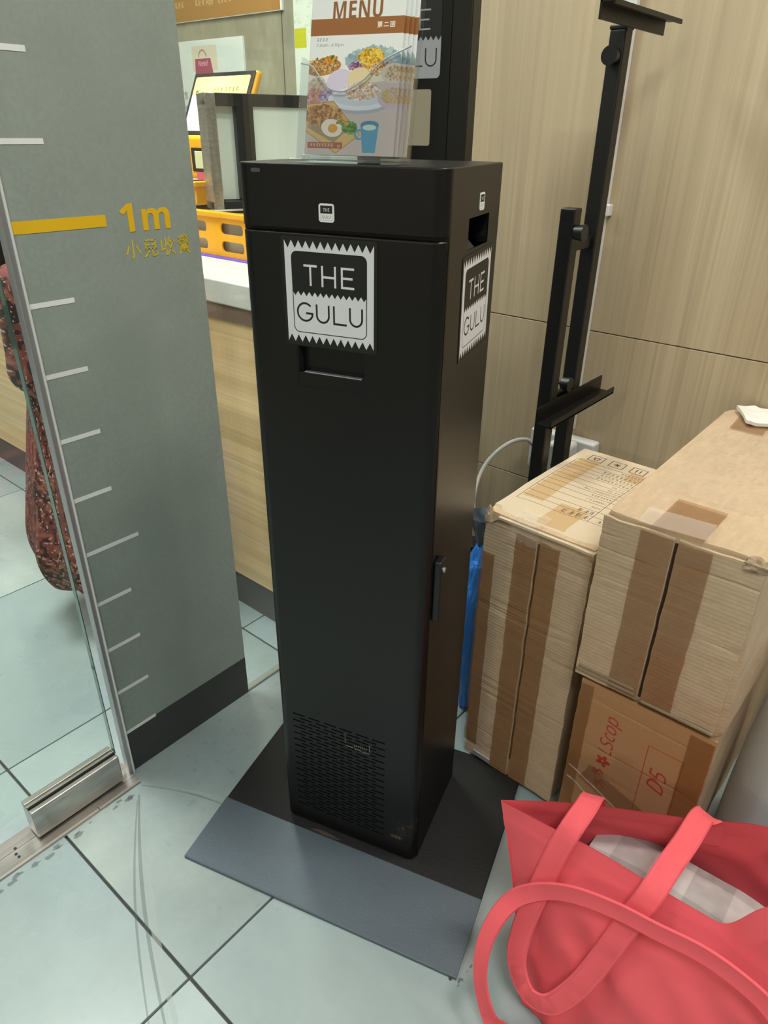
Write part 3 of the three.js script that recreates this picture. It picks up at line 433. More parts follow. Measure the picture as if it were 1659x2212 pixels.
// ------------------------------------------------------------------ cartons
const creaseSets = {};
function creaseD(y, z, s) { // bowed board with crushed horizontal lines
  const C = creaseSets[s] || (creaseSets[s] = (() => { const q = rng(Math.round(s * 1000)), L = []; for (let i = 0; i < 15; i++) L.push([q() * 0.57, (q() - 0.5) * 0.24, 0.02 + q() * 0.12, (q() - 0.5) * 0.05, 0.0007 + q() * 0.0016]); return L; })());
  let d = 0.0018 * fbm(z * 9 + s, y * 14, s, 3);
  for (const [y0, z0, w, sl, a] of C) { const k = (y - y0 - sl * (z - z0) - 0.002 * vnoise(z * 40, y0 * 90, s)) / 0.0019, e = Math.max(0, 1 - Math.abs(z - z0) / w); if (Math.abs(k) < 3.5 && e > 0) d += a * Math.min(1, e * 3) * Math.exp(-k * k); }
  return d; // +x is inwards
}
function sheetX(z0, z1, y0, y1, th, x, s, seg = [18, 250], amp = 1) { // thin board facing -x, surface shaped by creaseD
  const g = mergeVertices(new THREE.BoxGeometry(th, y1 - y0, z1 - z0, 1, seg[1], seg[0])); const p = g.attributes.position;
  for (let i = 0; i < p.count; i++) { const Y = p.getY(i) + (y0 + y1) / 2, Z = p.getZ(i) + (z0 + z1) / 2; const e = Math.min(Y - y0, y1 - Y, Z - z0, z1 - Z); p.setXYZ(i, p.getX(i) + x + creaseD(Y, Z, s) * amp, Y + (e < 0.002 ? 0.0016 * vnoise(Z * 60, Y * 60, s) : 0), Z + (e < 0.002 ? 0.001 * vnoise(Y * 50, Z * 50, s + 5) : 0)); }
  const q = toCreasedNormals(g, 0.7); return boxUV(q, 1);
}
function cartonBody(w, h, d, s, shape) { // lumpy box, base at y = 0
  let g = new THREE.BoxGeometry(w, h, d, 22, 26, 22); g.deleteAttribute('uv'); g.deleteAttribute('normal'); g = mergeVertices(g, 1e-5); const p = g.attributes.position;
  for (let i = 0; i < p.count; i++) {
    let x = p.getX(i), y = p.getY(i) + h / 2, z = p.getZ(i); const ex = Math.max(0, Math.abs(x) / (w / 2)), ey = Math.abs(y - h / 2) / (h / 2), ez = Math.abs(z) / (d / 2);
    const n = fbm(x * 8 + s, y * 8, z * 8, 3) * 0.006, k = (ex > 0.97) + (ey > 0.97) + (ez > 0.97);
    const sc = k >= 3 ? 0.975 : k === 2 ? 0.993 : 1; x = x * sc + (ex > 0.97 ? n * 0.5 : 0); z = z * sc + (ez > 0.97 ? n : 0); y = (y - h / 2) * (k >= 3 ? 0.988 : 1) + h / 2 + (ey > 0.97 && y > h / 2 ? n * 0.8 : 0);
    if (shape) [x, y, z] = shape(x, y, z); p.setXYZ(i, x, y, z);
  }
  g.computeVertexNormals(); return boxUV(toCreasedNormals(g, 0.6), 1);
}
function carton({ label, c, size, turn, s, seam, group, shape, matBody = mat.card, lipTop = 0.012 }) {
  const [w, h, d] = size; const t = thing('cardboard_box', label, 'box', c, turn, group);
  part(t, 'carton_body', cartonBody(w - 0.008, h, d, s, shape), matBody);
  const xf = -w / 2 + 0.001; // front skin
  part(t, 'end_flap', sheetX(-d / 2, seam - 0.0025, 0.002, h - lipTop, 0.0045, xf, s), matBody);
  part(t, 'end_flap', sheetX(seam + 0.0025, d / 2, 0.002, h - lipTop, 0.0045, xf + 0.0008, s), matBody).name = 'end_flap_001';
  part(t, 'seam_shade', box(0.003, h - lipTop - 0.014, 0.005, xf + 0.0035, (h - lipTop) / 2, seam), mat.cardShade);  // dark strip laid in the seam to paint the shade between the flaps
  return { t, xf, w, h, d };
}
const tapeFront = (b, z0, z1, y0, y1, s, name = 'packing_tape') => part(b.t, name, sheetX(z0, z1, y0, y1, 0.0008, b.xf - 0.0042, s, [6, 250]), mat.tape);
const slabTop = (x0, x1, z0, z1, y, rot = 0) => { const g = new THREE.BoxGeometry(x1 - x0, 0.0008, z1 - z0, 8, 1, 8); g.rotateY(rot); const p = g.attributes.position; g.translate((x0 + x1) / 2, y, (z0 + z1) / 2); return g; };
{ // A: tall carton on the left
  const texA = canvasTex(1024, 1640, (g, W, H) => { // top face: x along z (left to right), y downwards = nearer
    const R = rng(77); g.fillStyle = '#d2c1a6'; g.fillRect(0, 0, W, H); for (let i = 0; i < 2600; i++) { g.fillStyle = R() > 0.5 ? '#dccbb0' : '#c6b496'; g.globalAlpha = 0.15; g.fillRect(R() * W, R() * H, 6 + R() * 60, 1 + R() * 2); } g.globalAlpha = 1;
    g.fillStyle = '#b98f58'; g.globalAlpha = 0.55; g.fillRect(W * 0.42, H * 0.7, W * 0.26, H * 0.24); g.fillRect(W * 0.08, H * 0.13, W * 0.2, H * 0.62); g.fillRect(W * 0.6, H * 0.12, W * 0.3, H * 0.12); g.globalAlpha = 1;
    const ink = '#4a3823'; g.strokeStyle = ink; g.lineWidth = 5; const y0 = H * 0.155, y1 = H * 0.79, col = W * 0.74; const rows = 12; g.strokeRect(W * 0.06, y0, W * 0.93, y1 - y0);
    const ys = [0, 0.07, 0.14, 0.21, 0.29, 0.37, 0.45, 0.53, 0.61, 0.7, 0.81, 0.9]; for (const k of ys) { g.beginPath(); g.moveTo(W * 0.06, y0 + (y1 - y0) * k); g.lineTo(W * 0.99, y0 + (y1 - y0) * k); g.stroke(); }
    g.beginPath(); g.moveTo(col, y0); g.lineTo(col, y1); g.stroke();
    // text is upside down as seen from the front
    const txt = (str, yy, px, n) => { g.save(); g.translate(col - 14, yy); g.rotate(Math.PI); g.fillStyle = ink; if (str) { g.font = `${px}px sans-serif`; g.textBaseline = 'middle'; g.fillText(str, 0, 0); } else blurText(g, 0, -px / 2, n, px, R); g.restore(); };
    const rowY = (k) => y0 + (y1 - y0) * (k + (([...ys, 1].find((q) => q > k + 0.001)) - k) / 2);
    txt('', rowY(0.9), 62, 4); txt('', rowY(0.81), 50, 3); txt('220V', rowY(0.7), 40); txt('1000PCS /', rowY(0.61), 42); txt('', rowY(0.53), 26, 7); txt('52.5X24X43.1 CM', rowY(0.45), 40); txt('6.9  KG', rowY(0.37), 40); txt('7.4  KG', rowY(0.29), 40); txt('', rowY(0.21), 34, 9); txt('', rowY(0.14), 34, 9); txt('', rowY(0.07), 40, 8); txt('', rowY(0), 30, 6);
    g.fillStyle = ink; for (const k of ys) { g.save(); g.translate(W * 0.97, rowY(k)); g.rotate(Math.PI); blurText(g, 0, -20, 4, 40, R); g.restore(); }
    for (let i = 0; i < 4; i++) { const x = W * (0.14 + i * 0.215), y = H * 0.05, s = W * 0.14; g.lineWidth = 8; g.strokeStyle = ink; g.strokeRect(x, y, s, s * 0.85); g.lineWidth = 11; g.beginPath(); if (i === 0) { g.moveTo(x + s * 0.3, y + s * 0.3); g.lineTo(x + s * 0.7, y + s * 0.3); g.lineTo(x + s * 0.6, y + s * 0.6); g.lineTo(x + s * 0.4, y + s * 0.6); g.closePath(); } else if (i === 1) { for (let a = 0; a < 3; a++) { const q = a * Math.PI / 3; g.moveTo(x + s / 2 - Math.cos(q) * s * 0.24, y + s * 0.42 - Math.sin(q) * s * 0.24); g.lineTo(x + s / 2 + Math.cos(q) * s * 0.24, y + s * 0.42 + Math.sin(q) * s * 0.24); } } else if (i === 2) { for (const a of [0.36, 0.64]) { g.moveTo(x + s * a, y + s * 0.2); g.lineTo(x + s * a, y + s * 0.65); } } else { g.arc(x + s / 2, y + s * 0.42, s * 0.22, 0, 6.3); } g.stroke(); }
  });
  const h = 0.5535, w = 0.338, d = 0.194, turn = -0.03;
  const b = carton({ label: 'tall cardboard box with printed table on its top, beside the kiosk under the easel', c: [0.632, 0.0125, 0.575], size: [w, h, d], turn, s: 3.1, seam: 0.004, lipTop: 0.02, shape: (x, y, z) => [x, y, z - (z < 0 ? (1 - y / h) * 0.006 : 0)] });
  // top flap with print
  const tg = mergeVertices(new THREE.BoxGeometry(w + 0.004, 0.004, d + 0.002, 24, 1, 16)); const p = tg.attributes.position; for (let i = 0; i < p.count; i++) { const x = p.getX(i), z = p.getZ(i); p.setY(i, p.getY(i) + h + 0.002 + 0.004 * fbm(x * 9, z * 9, 4, 3) - (x < -w / 2 + 0.02 ? 0.008 : 0) - (x < -w / 2 + 0.02 && z < -d / 2 + 0.02 ? 0.012 : 0)); }
  tg.computeVertexNormals(); const tq = toCreasedNormals(tg, 0.8); setUV(tq, (x, y, z) => [z / d + 0.5, 1 - (0.5 - x / w)]); setUV(tq, (x, y, z) => [z / d + 0.5, x / w + 0.5]);
  part(b.t, 'top_flap', tq, M({ map: texA, roughness: 0.75 }), 'top flap printed with a table of upside-down text');
  tapeFront(b, -0.036, 0.001, 0.004, h - 0.02, 3.1); tapeFront(b, 0.006, 0.044, 0.004, h - 0.02, 3.1).name = 'packing_tape_001';
  tapeFront(b, -0.1, -0.072, 0.03, h * 0.86, 3.1).name = 'packing_tape_002';
  // crumpled clear tape over the top edge
  { const g = new THREE.PlaneGeometry(0.05, 0.075, 16, 20); const q = g.attributes.position; for (let i = 0; i < q.count; i++) { const u = q.getX(i), v = q.getY(i); const n = vnoise(u * 160, v * 160, 3); q.setXYZ(i, -w / 2 - 0.006 + (v < 0 ? 0.0 : v) + n * 0.002, h + 0.007 + (v < 0 ? v : 0) + n * 0.003, u - 0.02); } g.computeVertexNormals(); part(b.t, 'clear_tape', g, mat.clearTape, 'crumpled clear tape over the front edge'); }
  part(b.t, 'torn_corner', (() => { const g = new THREE.IcosahedronGeometry(0.012, 2); const q = g.attributes.position; for (let i = 0; i < q.count; i++) { const n = 1 + 0.35 * vnoise(q.getX(i) * 220, q.getY(i) * 220, q.getZ(i) * 220); q.setXYZ(i, q.getX(i) * n * 0.7, q.getY(i) * n * 1.5, q.getZ(i) * n * 0.6); } g.computeVertexNormals(); return g.translate(-w / 2 + 0.004, h - 0.012, -d / 2 + 0.004); })(), mat.card);
  part(b.t, 'foil_scrap', rbox(0.004, 0.012, 0.04, 0.001, -w / 2 - 0.004, 0.012, -0.055), M({ color: 0xcfd2d8, roughness: 0.25, metalness: 0.6 }), 'silvery torn tape end');
}
{ // B: carton on top
  const h = 0.29, w = 0.56, d = 0.212;
  const b = carton({ label: 'upper cardboard box with brown tape, stacked on the box with red lettering', c: [0.706, 0.3655, 0.79], size: [w, h, d], turn: 0, s: 6.7, seam: -0.004, lipTop: 0.006, shape: (x, y, z) => [x, y, z + (z > 0 ? (1 - y / h) * 0.012 : -(1 - y / h) * 0.0)] });
  tapeFront(b, -0.052, -0.007, 0.004, h - 0.008, 6.7); tapeFront(b, -0.001, 0.044, 0.004, h - 0.008, 6.7).name = 'packing_tape_001';
  part(b.t, 'top_tape', slabTop(-w / 2, -w / 2 + 0.1, -0.04, 0.028, h + 0.003, 0.0), mat.tape, 'tape end folded over the top');
  part(b.t, 'clear_tape', slabTop(-w / 2, -w / 2 + 0.05, -0.06, 0.03, h + 0.0042, 0.1), mat.clearTape);
  part(b.t, 'rear_tape', slabTop(w / 2 - 0.12, w / 2 - 0.01, -0.075, -0.02, h + 0.003, 0.05), mat.tape);
  part(b.t, 'clear_label_film', slabTop(-0.16, 0.16, -0.09, 0.06, h + 0.0028, 0), P({ color: 0xefe4cf, roughness: 0.13, transparent: true, opacity: 0.06, clearcoat: 1, clearcoatRoughness: 0.08 }));
  part(b.t, 'torn_corner', (() => { const g = new THREE.IcosahedronGeometry(0.014, 3); const q = g.attributes.position; for (let i = 0; i < q.count; i++) { const n = 1 + 0.4 * vnoise(q.getX(i) * 240, q.getY(i) * 240, q.getZ(i) * 240); q.setXYZ(i, q.getX(i) * n * 0.7, q.getY(i) * n * 0.7, q.getZ(i) * n * 1.2); } g.computeVertexNormals(); return g.translate(-w / 2 + 0.004, h - 0.008, d / 2 - 0.012); })(), mat.card, 'crushed corner');
  for (const [y, z0, z1] of [[0.012, -d / 2, -0.01], [0.006, 0.0, d / 2], [0.02, -d / 2 + 0.004, -0.012]]) part(b.t, 'frayed_edge', rbox(0.006, 0.005, z1 - z0, 0.002, b.xf - 0.003, y, (z0 + z1) / 2), mat.card).name = numbered('frayed_edge');
}
{ // C: lower carton with red hand-printed lettering
  const h = 0.362, w = 0.52, d = 0.208;
  const texC = canvasTex(832, 1448, (g, W, H) => {
    const R = rng(91); g.fillStyle = '#b58c60'; g.fillRect(0, 0, W, H); for (let i = 0; i < 3000; i++) { g.fillStyle = R() > 0.5 ? '#c79b68' : '#ab8050'; g.globalAlpha = 0.15; g.fillRect(R() * W, R() * H, 6 + R() * 60, 1 + R() * 2); } g.globalAlpha = 1;
    const px = (z) => (z - 0.696) / d * W, py = (y) => (h - y) / h * H, ink = '#b03a30'; g.strokeStyle = ink; g.fillStyle = ink;
    g.lineWidth = 5; g.strokeRect(px(0.817), py(0.293), px(0.87) - px(0.817), py(0.135) - py(0.293));
    g.save(); g.translate(px(0.864), py(0.205)); g.rotate(-Math.PI / 2); g.font = 'italic 150px sans-serif'; g.textBaseline = 'alphabetic'; g.fillText('D5', 0, -40); g.restore();
    g.save(); g.translate(px(0.766), py(0.228)); g.rotate(-Math.PI / 2); g.font = 'italic 124px sans-serif'; g.fillText('LScop', 0, 0, 330); g.restore();
    // rosette and two smudged marks below the lettering
    g.save(); g.translate(px(0.755), py(0.215)); for (let i = 0; i < 5; i++) { const a = i * 1.2566; g.beginPath(); g.ellipse(Math.cos(a) * 26, Math.sin(a) * 26, 24, 15, a, 0, 7); g.fill(); } g.fillStyle = '#b58c60'; g.beginPath(); g.arc(0, 0, 9, 0, 7); g.fill(); g.restore();
    g.lineWidth = 13; g.beginPath(); for (const [x, y] of [[0.751, 0.186], [0.757, 0.165]]) { const X = px(x), Y = py(y); g.moveTo(X - 34, Y - 26); g.lineTo(X + 34, Y + 24); g.moveTo(X - 30, Y + 26); g.lineTo(X + 10, Y - 30); g.lineTo(X + 40, Y - 4); g.moveTo(X - 40, Y); g.lineTo(X - 6, Y + 34); } g.stroke(); g.beginPath(); g.arc(px(0.752), py(0.125), 26, 0, 7); g.stroke();
  });
  const t = thing('cardboard_box', 'lower cardboard box with red D5 lettering, under the upper box', 'box', [0.69, 0.0, 0.8], 0);
  part(t, 'carton_body', cartonBody(w - 0.008, h, d, 9.4), mat.card);
  const xf = -w / 2 - 0.0005; const g = sheetX(-d / 2, d / 2, 0.003, h - 0.003, 0.004, xf, 9.4, [24, 200]); setUV(g, (x, y, z) => [z / d + 0.5, y / h]);
  part(t, 'front_panel', g, M({ map: texC, roughness: 0.7, bumpMap: rep(texCardBump, 1, 1), bumpScale: 0.0008 }), 'front panel with red lettering');
  const tb = { t, xf };
  const tm = (z0, z1, y0, y1) => part(t, 'packing_tape', sheetX(z0, z1, y0, y1, 0.0008, xf - 0.0034, 9.4, [6, 200]), mat.tape);
  tm(d / 2 - 0.036, d / 2 - 0.001, 0.01, h - 0.01); tm(-d / 2 + 0.001, -d / 2 + 0.022, 0.01, h - 0.01).name = 'packing_tape_001';
  { const q = sheetX(-0.07, 0.09, -0.02, 0.02, 0.0008, 0, 9.4, [20, 6]); q.rotateX(0.36); q.translate(xf - 0.0042, 0.15, -0.005); part(t, 'packing_tape_002', q, mat.tape); }
  for (const [y, k] of [[0.172, 0.2], [0.145, 0.32]]) { const q = tube(Array.from({ length: 9 }, (_, i) => [xf - 0.0045 + 0.0012 * vnoise(i * 1.7, k * 9), y - i * 0.006 * (1 + k) + 0.003 * vnoise(i * 2.1, 3), -d / 2 + 0.006 + i * 0.0165]), 0.0016, 40, 6); part(t, 'tape_wrinkle', q, mat.clearTape).name = numbered('tape_wrinkle'); }
}
{
  const t = thing('packing_sheet', 'small white padded sheet lying on the far top corner of the upper box', 'packing sheet', [0.945, 0.6605, 0.745]);
  const g = new THREE.BoxGeometry(0.085, 0.006, 0.06, 16, 1, 12); const p = g.attributes.position; for (let i = 0; i < p.count; i++) p.setY(i, p.getY(i) + 0.004 + 0.003 * (vnoise(p.getX(i) * 70, p.getZ(i) * 70, 2) )); g.computeVertexNormals(); g.rotateY(0.5); part(t, 'sheet', g, M({ color: 0xe8e6e0, roughness: 0.7 }));
}
{ // blue plastic bag between kiosk and cartons
  const t = thing('plastic_bag', 'crumpled blue plastic bag wedged behind the kiosk next to the tall box', 'bag', [0.585, 0, 0.395]);
  const g = new THREE.IcosahedronGeometry(1, 24), p = g.attributes.position; for (let i = 0; i < p.count; i++) { const x = p.getX(i), y = p.getY(i), z = p.getZ(i), n = 1 + 0.16 * fbm(x * 3, y * 3, z * 3, 4); p.setXYZ(i, x * 0.05 * n, Math.max(0.002, (y * 0.21 * n) + 0.2), z * 0.036 * n); } g.computeVertexNormals(); part(t, 'sack', g, P({ color: 0x3a86e0, roughness: 0.3 }));
  part(t, 'tied_neck', (() => { const q = new THREE.ConeGeometry(0.03, 0.08, 18, 8, true), r = q.attributes.position; for (let i = 0; i < r.count; i++) { const n = 1 + 0.3 * vnoise(r.getX(i) * 90, r.getY(i) * 90, r.getZ(i) * 90); r.setXYZ(i, r.getX(i) * n, r.getY(i), r.getZ(i) * n); } q.computeVertexNormals(); return q.rotateX(Math.PI).translate(0, 0.44, 0); })(), M({ color: 0x59616b, roughness: 0.35, side: THREE.DoubleSide }), 'dark grey tied neck');
}
{ // rounded grey bin at the right edge
  const t = thing('waste_bin', 'smooth round pale grey bin at the right edge beside the stacked boxes', 'bin', [0.6, 0, 1.098]);
  const pr = [[0, 0], [0.155, 0], [0.172, 0.012], [0.18, 0.05], [0.178, 0.2], [0.168, 0.36], [0.158, 0.42], [0.15, 0.432], [0.14, 0.428], [0.05, 0.438], [0, 0.44]].map(([x, y]) => new THREE.Vector2(x, y));
  part(t, 'bin_shell', new THREE.LatheGeometry(new THREE.SplineCurve(pr).getPoints(60), 64), M({ color: 0xd2dde2, roughness: 0.45 }));
  part(t, 'rim_ring', new THREE.TorusGeometry(0.156, 0.004, 10, 64).rotateX(Math.PI / 2).translate(0, 0.424, 0), M({ color: 0xb9c3c8, roughness: 0.4 }));
}

// ------------------------------------------------------------------ red tote bag
{
  const V = (x, y, z) => new THREE.Vector3(x, y, z);
  const rim = [[.187, .302, .701], [.1905, .302, .74], [.196, .300, .783], [.203, .299, .83], [.206, .298, .904], [.2085, .298, .963], [.208, .304, .992], [.211, .372, 1.03], [.222, .372, 1.09], [.25, .33, 1.16], [.3, .315, 1.185], [.36, .31, 1.15], [.395, .305, 1.07], [.386, .3, .996], [.337, .3, .921], [.297, .3, .855], [.256, .3, .788], [.218, .301, .738]];
  const mid = [[.176, .15, .745], [.168, .15, .765], [.163, .15, .79], [.158, .15, .83], [.15, .15, .904], [.148, .15, .963], [.148, .15, 1.0], [.15, .15, 1.04], [.155, .15, 1.1], [.19, .15, 1.15], [.27, .15, 1.17], [.34, .15, 1.15], [.37, .15, 1.07], [.365, .15, .996], [.35, .15, .921], [.32, .15, .855], [.265, .15, .79], [.215, .15, .758]];
  const bot = [[.145, .004, .793], [.132, .004, .805], [.128, .004, .82], [.125, .004, .85], [.124, .004, .91], [.124, .004, .965], [.124, .004, 1.0], [.124, .004, 1.04], [.126, .004, 1.1], [.15, .004, 1.14], [.24, .004, 1.15], [.31, .004, 1.14], [.335, .004, 1.07], [.335, .004, .996], [.333, .004, .921], [.325, .004, .855], [.29, .004, .81], [.21, .004, .795]];
  const NU = 220, NV = 70, n = rim.length;
  const loop = (L) => { const open = [...L, L[0]]; return new THREE.CatmullRomCurve3(open.map((p) => V(...p)), false, 'centripetal'); };
  const cr = loop(rim), cm = loop(mid), cb = loop(bot);
  const surf = (u, v, off) => { // v 0 rim .. 1 bottom
    const a = cr.getPoint(u), b = cm.getPoint(u), c = cb.getPoint(u); const q = a.clone().multiplyScalar((1 - v) * (1 - 2 * v)).add(b.clone().multiplyScalar(4 * v * (1 - v))).add(c.clone().multiplyScalar(v * (2 * v - 1)));
    const t = cr.getTangent(Math.min(0.999, Math.max(0.001, u))); const nrm = V(-t.z, 0, t.x).normalize(); // outward-ish
    const w = 0.016 * fbm(q.z * 6 + q.y * 5, q.y * 7 - q.z * 3, 2.5, 3) * Math.min(1, v * 5) + 0.006 * Math.sin((q.z * 0.9 + q.y) * 62 + 5 * fbm(q.z * 4, q.y * 4, 1, 3)) * Math.max(0, Math.min(1, (v - 0.18) * 3)) * (0.5 + 0.5 * vnoise(q.z * 9, q.y * 9, 7)) + (v < 0.085 ? 0.0007 : 0);
    return q.addScaledVector(nrm, -(w) * 1 + off);
  };
  const build = (off) => { const pos = [], uv = [], idx = []; for (let j = 0; j <= NV; j++) for (let i = 0; i <= NU; i++) { const p = surf(i / NU, j / NV, off); pos.push(p.x, p.y, p.z); uv.push(i / NU * 1.3, j / NV * 0.4); } for (let j = 0; j < NV; j++) for (let i = 0; i < NU; i++) { const a = j * (NU + 1) + i, b = a + 1, c = a + NU + 1, d = c + 1; idx.push(a, c, b, b, c, d); } const g = new THREE.BufferGeometry(); g.setAttribute('position', new THREE.Float32BufferAttribute(pos, 3)); g.setAttribute('uv', new THREE.Float32BufferAttribute(uv, 2)); g.setIndex(idx); g.computeVertexNormals(); return g; };
  const t = thing('tote_bag', 'large red tote bag with long handles on the floor in front of the boxes', 'bag', [0.2, 0, 0.9]);
  const loc = (g) => g.translate(-0.2, 0, -0.9);
  part(t, 'bag_cloth', loc(merge([build(0), build(0.0014)])), mat.red);
  part(t, 'bag_base', loc(box(0.2, 0.004, 0.3, 0.23, 0.003, 0.97)), mat.red);
  const ribbon = (pts, wid, dirs, th = 0.0022, N = 120) => { // pts 3D centre line, dirs width directions
    const c = new THREE.CatmullRomCurve3(pts.map((p) => V(...p)), false, 'centripetal'), d = new THREE.CatmullRomCurve3(dirs.map((p) => V(...p)), false, 'centripetal'); const pos = [], idx = [], uv = [];
    for (let i = 0; i <= N; i++) { const s = i / N, p = c.getPoint(s), tg = c.getTangent(s); const n0 = d.getPoint(s).normalize(); const w = V().crossVectors(n0, tg).normalize(); const nn = V().crossVectors(tg, w).normalize(); const cu = [[-1, -1], [-0.86, 1.35], [-0.7, 1], [0.7, 1], [0.86, 1.35], [1, -1]]; for (const [a, b] of cu) { const q = p.clone().addScaledVector(w, a * wid / 2).addScaledVector(nn, b * th / 2); pos.push(q.x, q.y, q.z); uv.push(s * 0.8, a * 0.05); } }
    const m = 6; for (let i = 0; i < N; i++) for (let k = 0; k < m; k++) { const a = i * m + k, b = i * m + (k + 1) % m, e = a + m, f = b + m; idx.push(a, b, e, b, f, e); }
    for (let k = 1; k < m - 1; k++) { idx.push(0, k + 1, k); const o = N * m; idx.push(o, o + k, o + k + 1); }
    const g = new THREE.BufferGeometry(); g.setAttribute('position', new THREE.Float32BufferAttribute(pos, 3)); g.setAttribute('uv', new THREE.Float32BufferAttribute(uv, 2)); g.setIndex(idx); g.computeVertexNormals(); return toCreasedNormals(g, 0.9);
  };
  // handle of the rear side, thrown forward over the mouth and hanging on the front
  BACK_HANDLE: {
    const pts = [[.352, .25, .939], [.348, .296, .936], [.333, .318, .926], [.275, .322, .922], [.222, .318, .917], [.187, .3, .912], [.165, .25, .9], [.145, .195, .888], [.123, .132, .87], [.109, .084, .844], [.108, .077, .816], [.117, .105, .79], [.132, .142, .782], [.15, .186, .783], [.168, .235, .788], [.184, .282, .793], [.202, .315, .799], [.236, .325, .801], [.262, .32, .799], [.276, .298, .799], [.28, .258, .8]];
    const P0 = [-.97, .23, 0], U = [-.3, 1, 0], B0 = [.8, .2, -.4], dirs = [B0, [.8, .5, -.4], U, [-.1, 1, 0], [-.3, .9, 0], [-.8, .5, 0], P0, P0, P0, P0, P0, P0, P0, P0, P0, [-.9, .4, 0], [-.5, .8, 0], [-.1, 1, 0], [.3, 1, -.2], [.8, .5, -.4], B0];
    part(t, 'handle', loc(ribbon(pts, 0.03, dirs)), mat.red);
  }
  { // handle of the front side, flopped forward to the left
    const pts = [[.112, .03, .87], [.09, .016, .838], [.066, .03, .797], [.072, .078, .764], [.088, .124, .75], [.112, .166, .75], [.137, .198, .762], [.151, .231, .793], [.155, .26, .833], [.159, .277, .885], [.161, .285, .935], [.163, .294, .986], [.161, .294, 1.026], [.159, .286, 1.057], [.15, .26, 1.1]];
    const Q = [-.97, .23, 0], dirs = [[-.5, .8, 0], [-.2, 1, 0], [-.5, .8, -.2], [-.9, .4, -.2], [-.95, .3, -.2], [-.95, .3, -.15], [-.95, .3, -.1], Q, Q, Q, Q, Q, Q, Q, Q];
    part(t, 'handle', loc(ribbon(pts, 0.025, dirs)), mat.red).name = 'handle_001';
  }
}
{ // packing foam inside the bag
  const tx = dataTex(256, 256, (u, v) => { const a = Math.floor(u * 6) % 2, b = Math.floor(v * 6) % 2, k = 150 + (a + b) * 20 + 10 * tileN(u, v, 30, 30, 5); return [k, k * 0.97, k * 0.96]; });
  const t = thing('packing_foam', 'pale grey checked packing foam sheet lying inside the red tote bag', 'packing foam', [0.262, 0.19, 0.94]);
  const g = new THREE.BoxGeometry(0.14, 0.012, 0.26, 30, 1, 40), p = g.attributes.position; for (let i = 0; i < p.count; i++) { const x = p.getX(i), z = p.getZ(i); p.setY(i, p.getY(i) + 0.045 - 3.2 * x * x - 0.8 * z * z + 0.006 * fbm(x * 14, z * 14, 3, 3)); } g.computeVertexNormals(); setUV(g, (x, y, z) => [x / 0.3 + 0.5, z / 0.3]);
  part(t, 'sheet', g, M({ map: tx, roughness: 0.6 }));
  const u = thing('packed_goods', 'dark wrapped bundle filling the red tote bag under the foam sheet', 'bundle', [0.25, 0.006, 0.97]);
  const q = new RoundedBoxGeometry(0.14, 0.19, 0.24, 6, 0.03), r = q.attributes.position; for (let i = 0; i < r.count; i++) { const nn = 1 + 0.05 * fbm(r.getX(i) * 20, r.getY(i) * 20, r.getZ(i) * 20, 3); r.setXYZ(i, r.getX(i) * nn, r.getY(i) * nn + 0.1, r.getZ(i) * nn); } q.computeVertexNormals(); part(u, 'bundle_wrap', q, M({ color: 0x2a2424, roughness: 0.7 }));
}

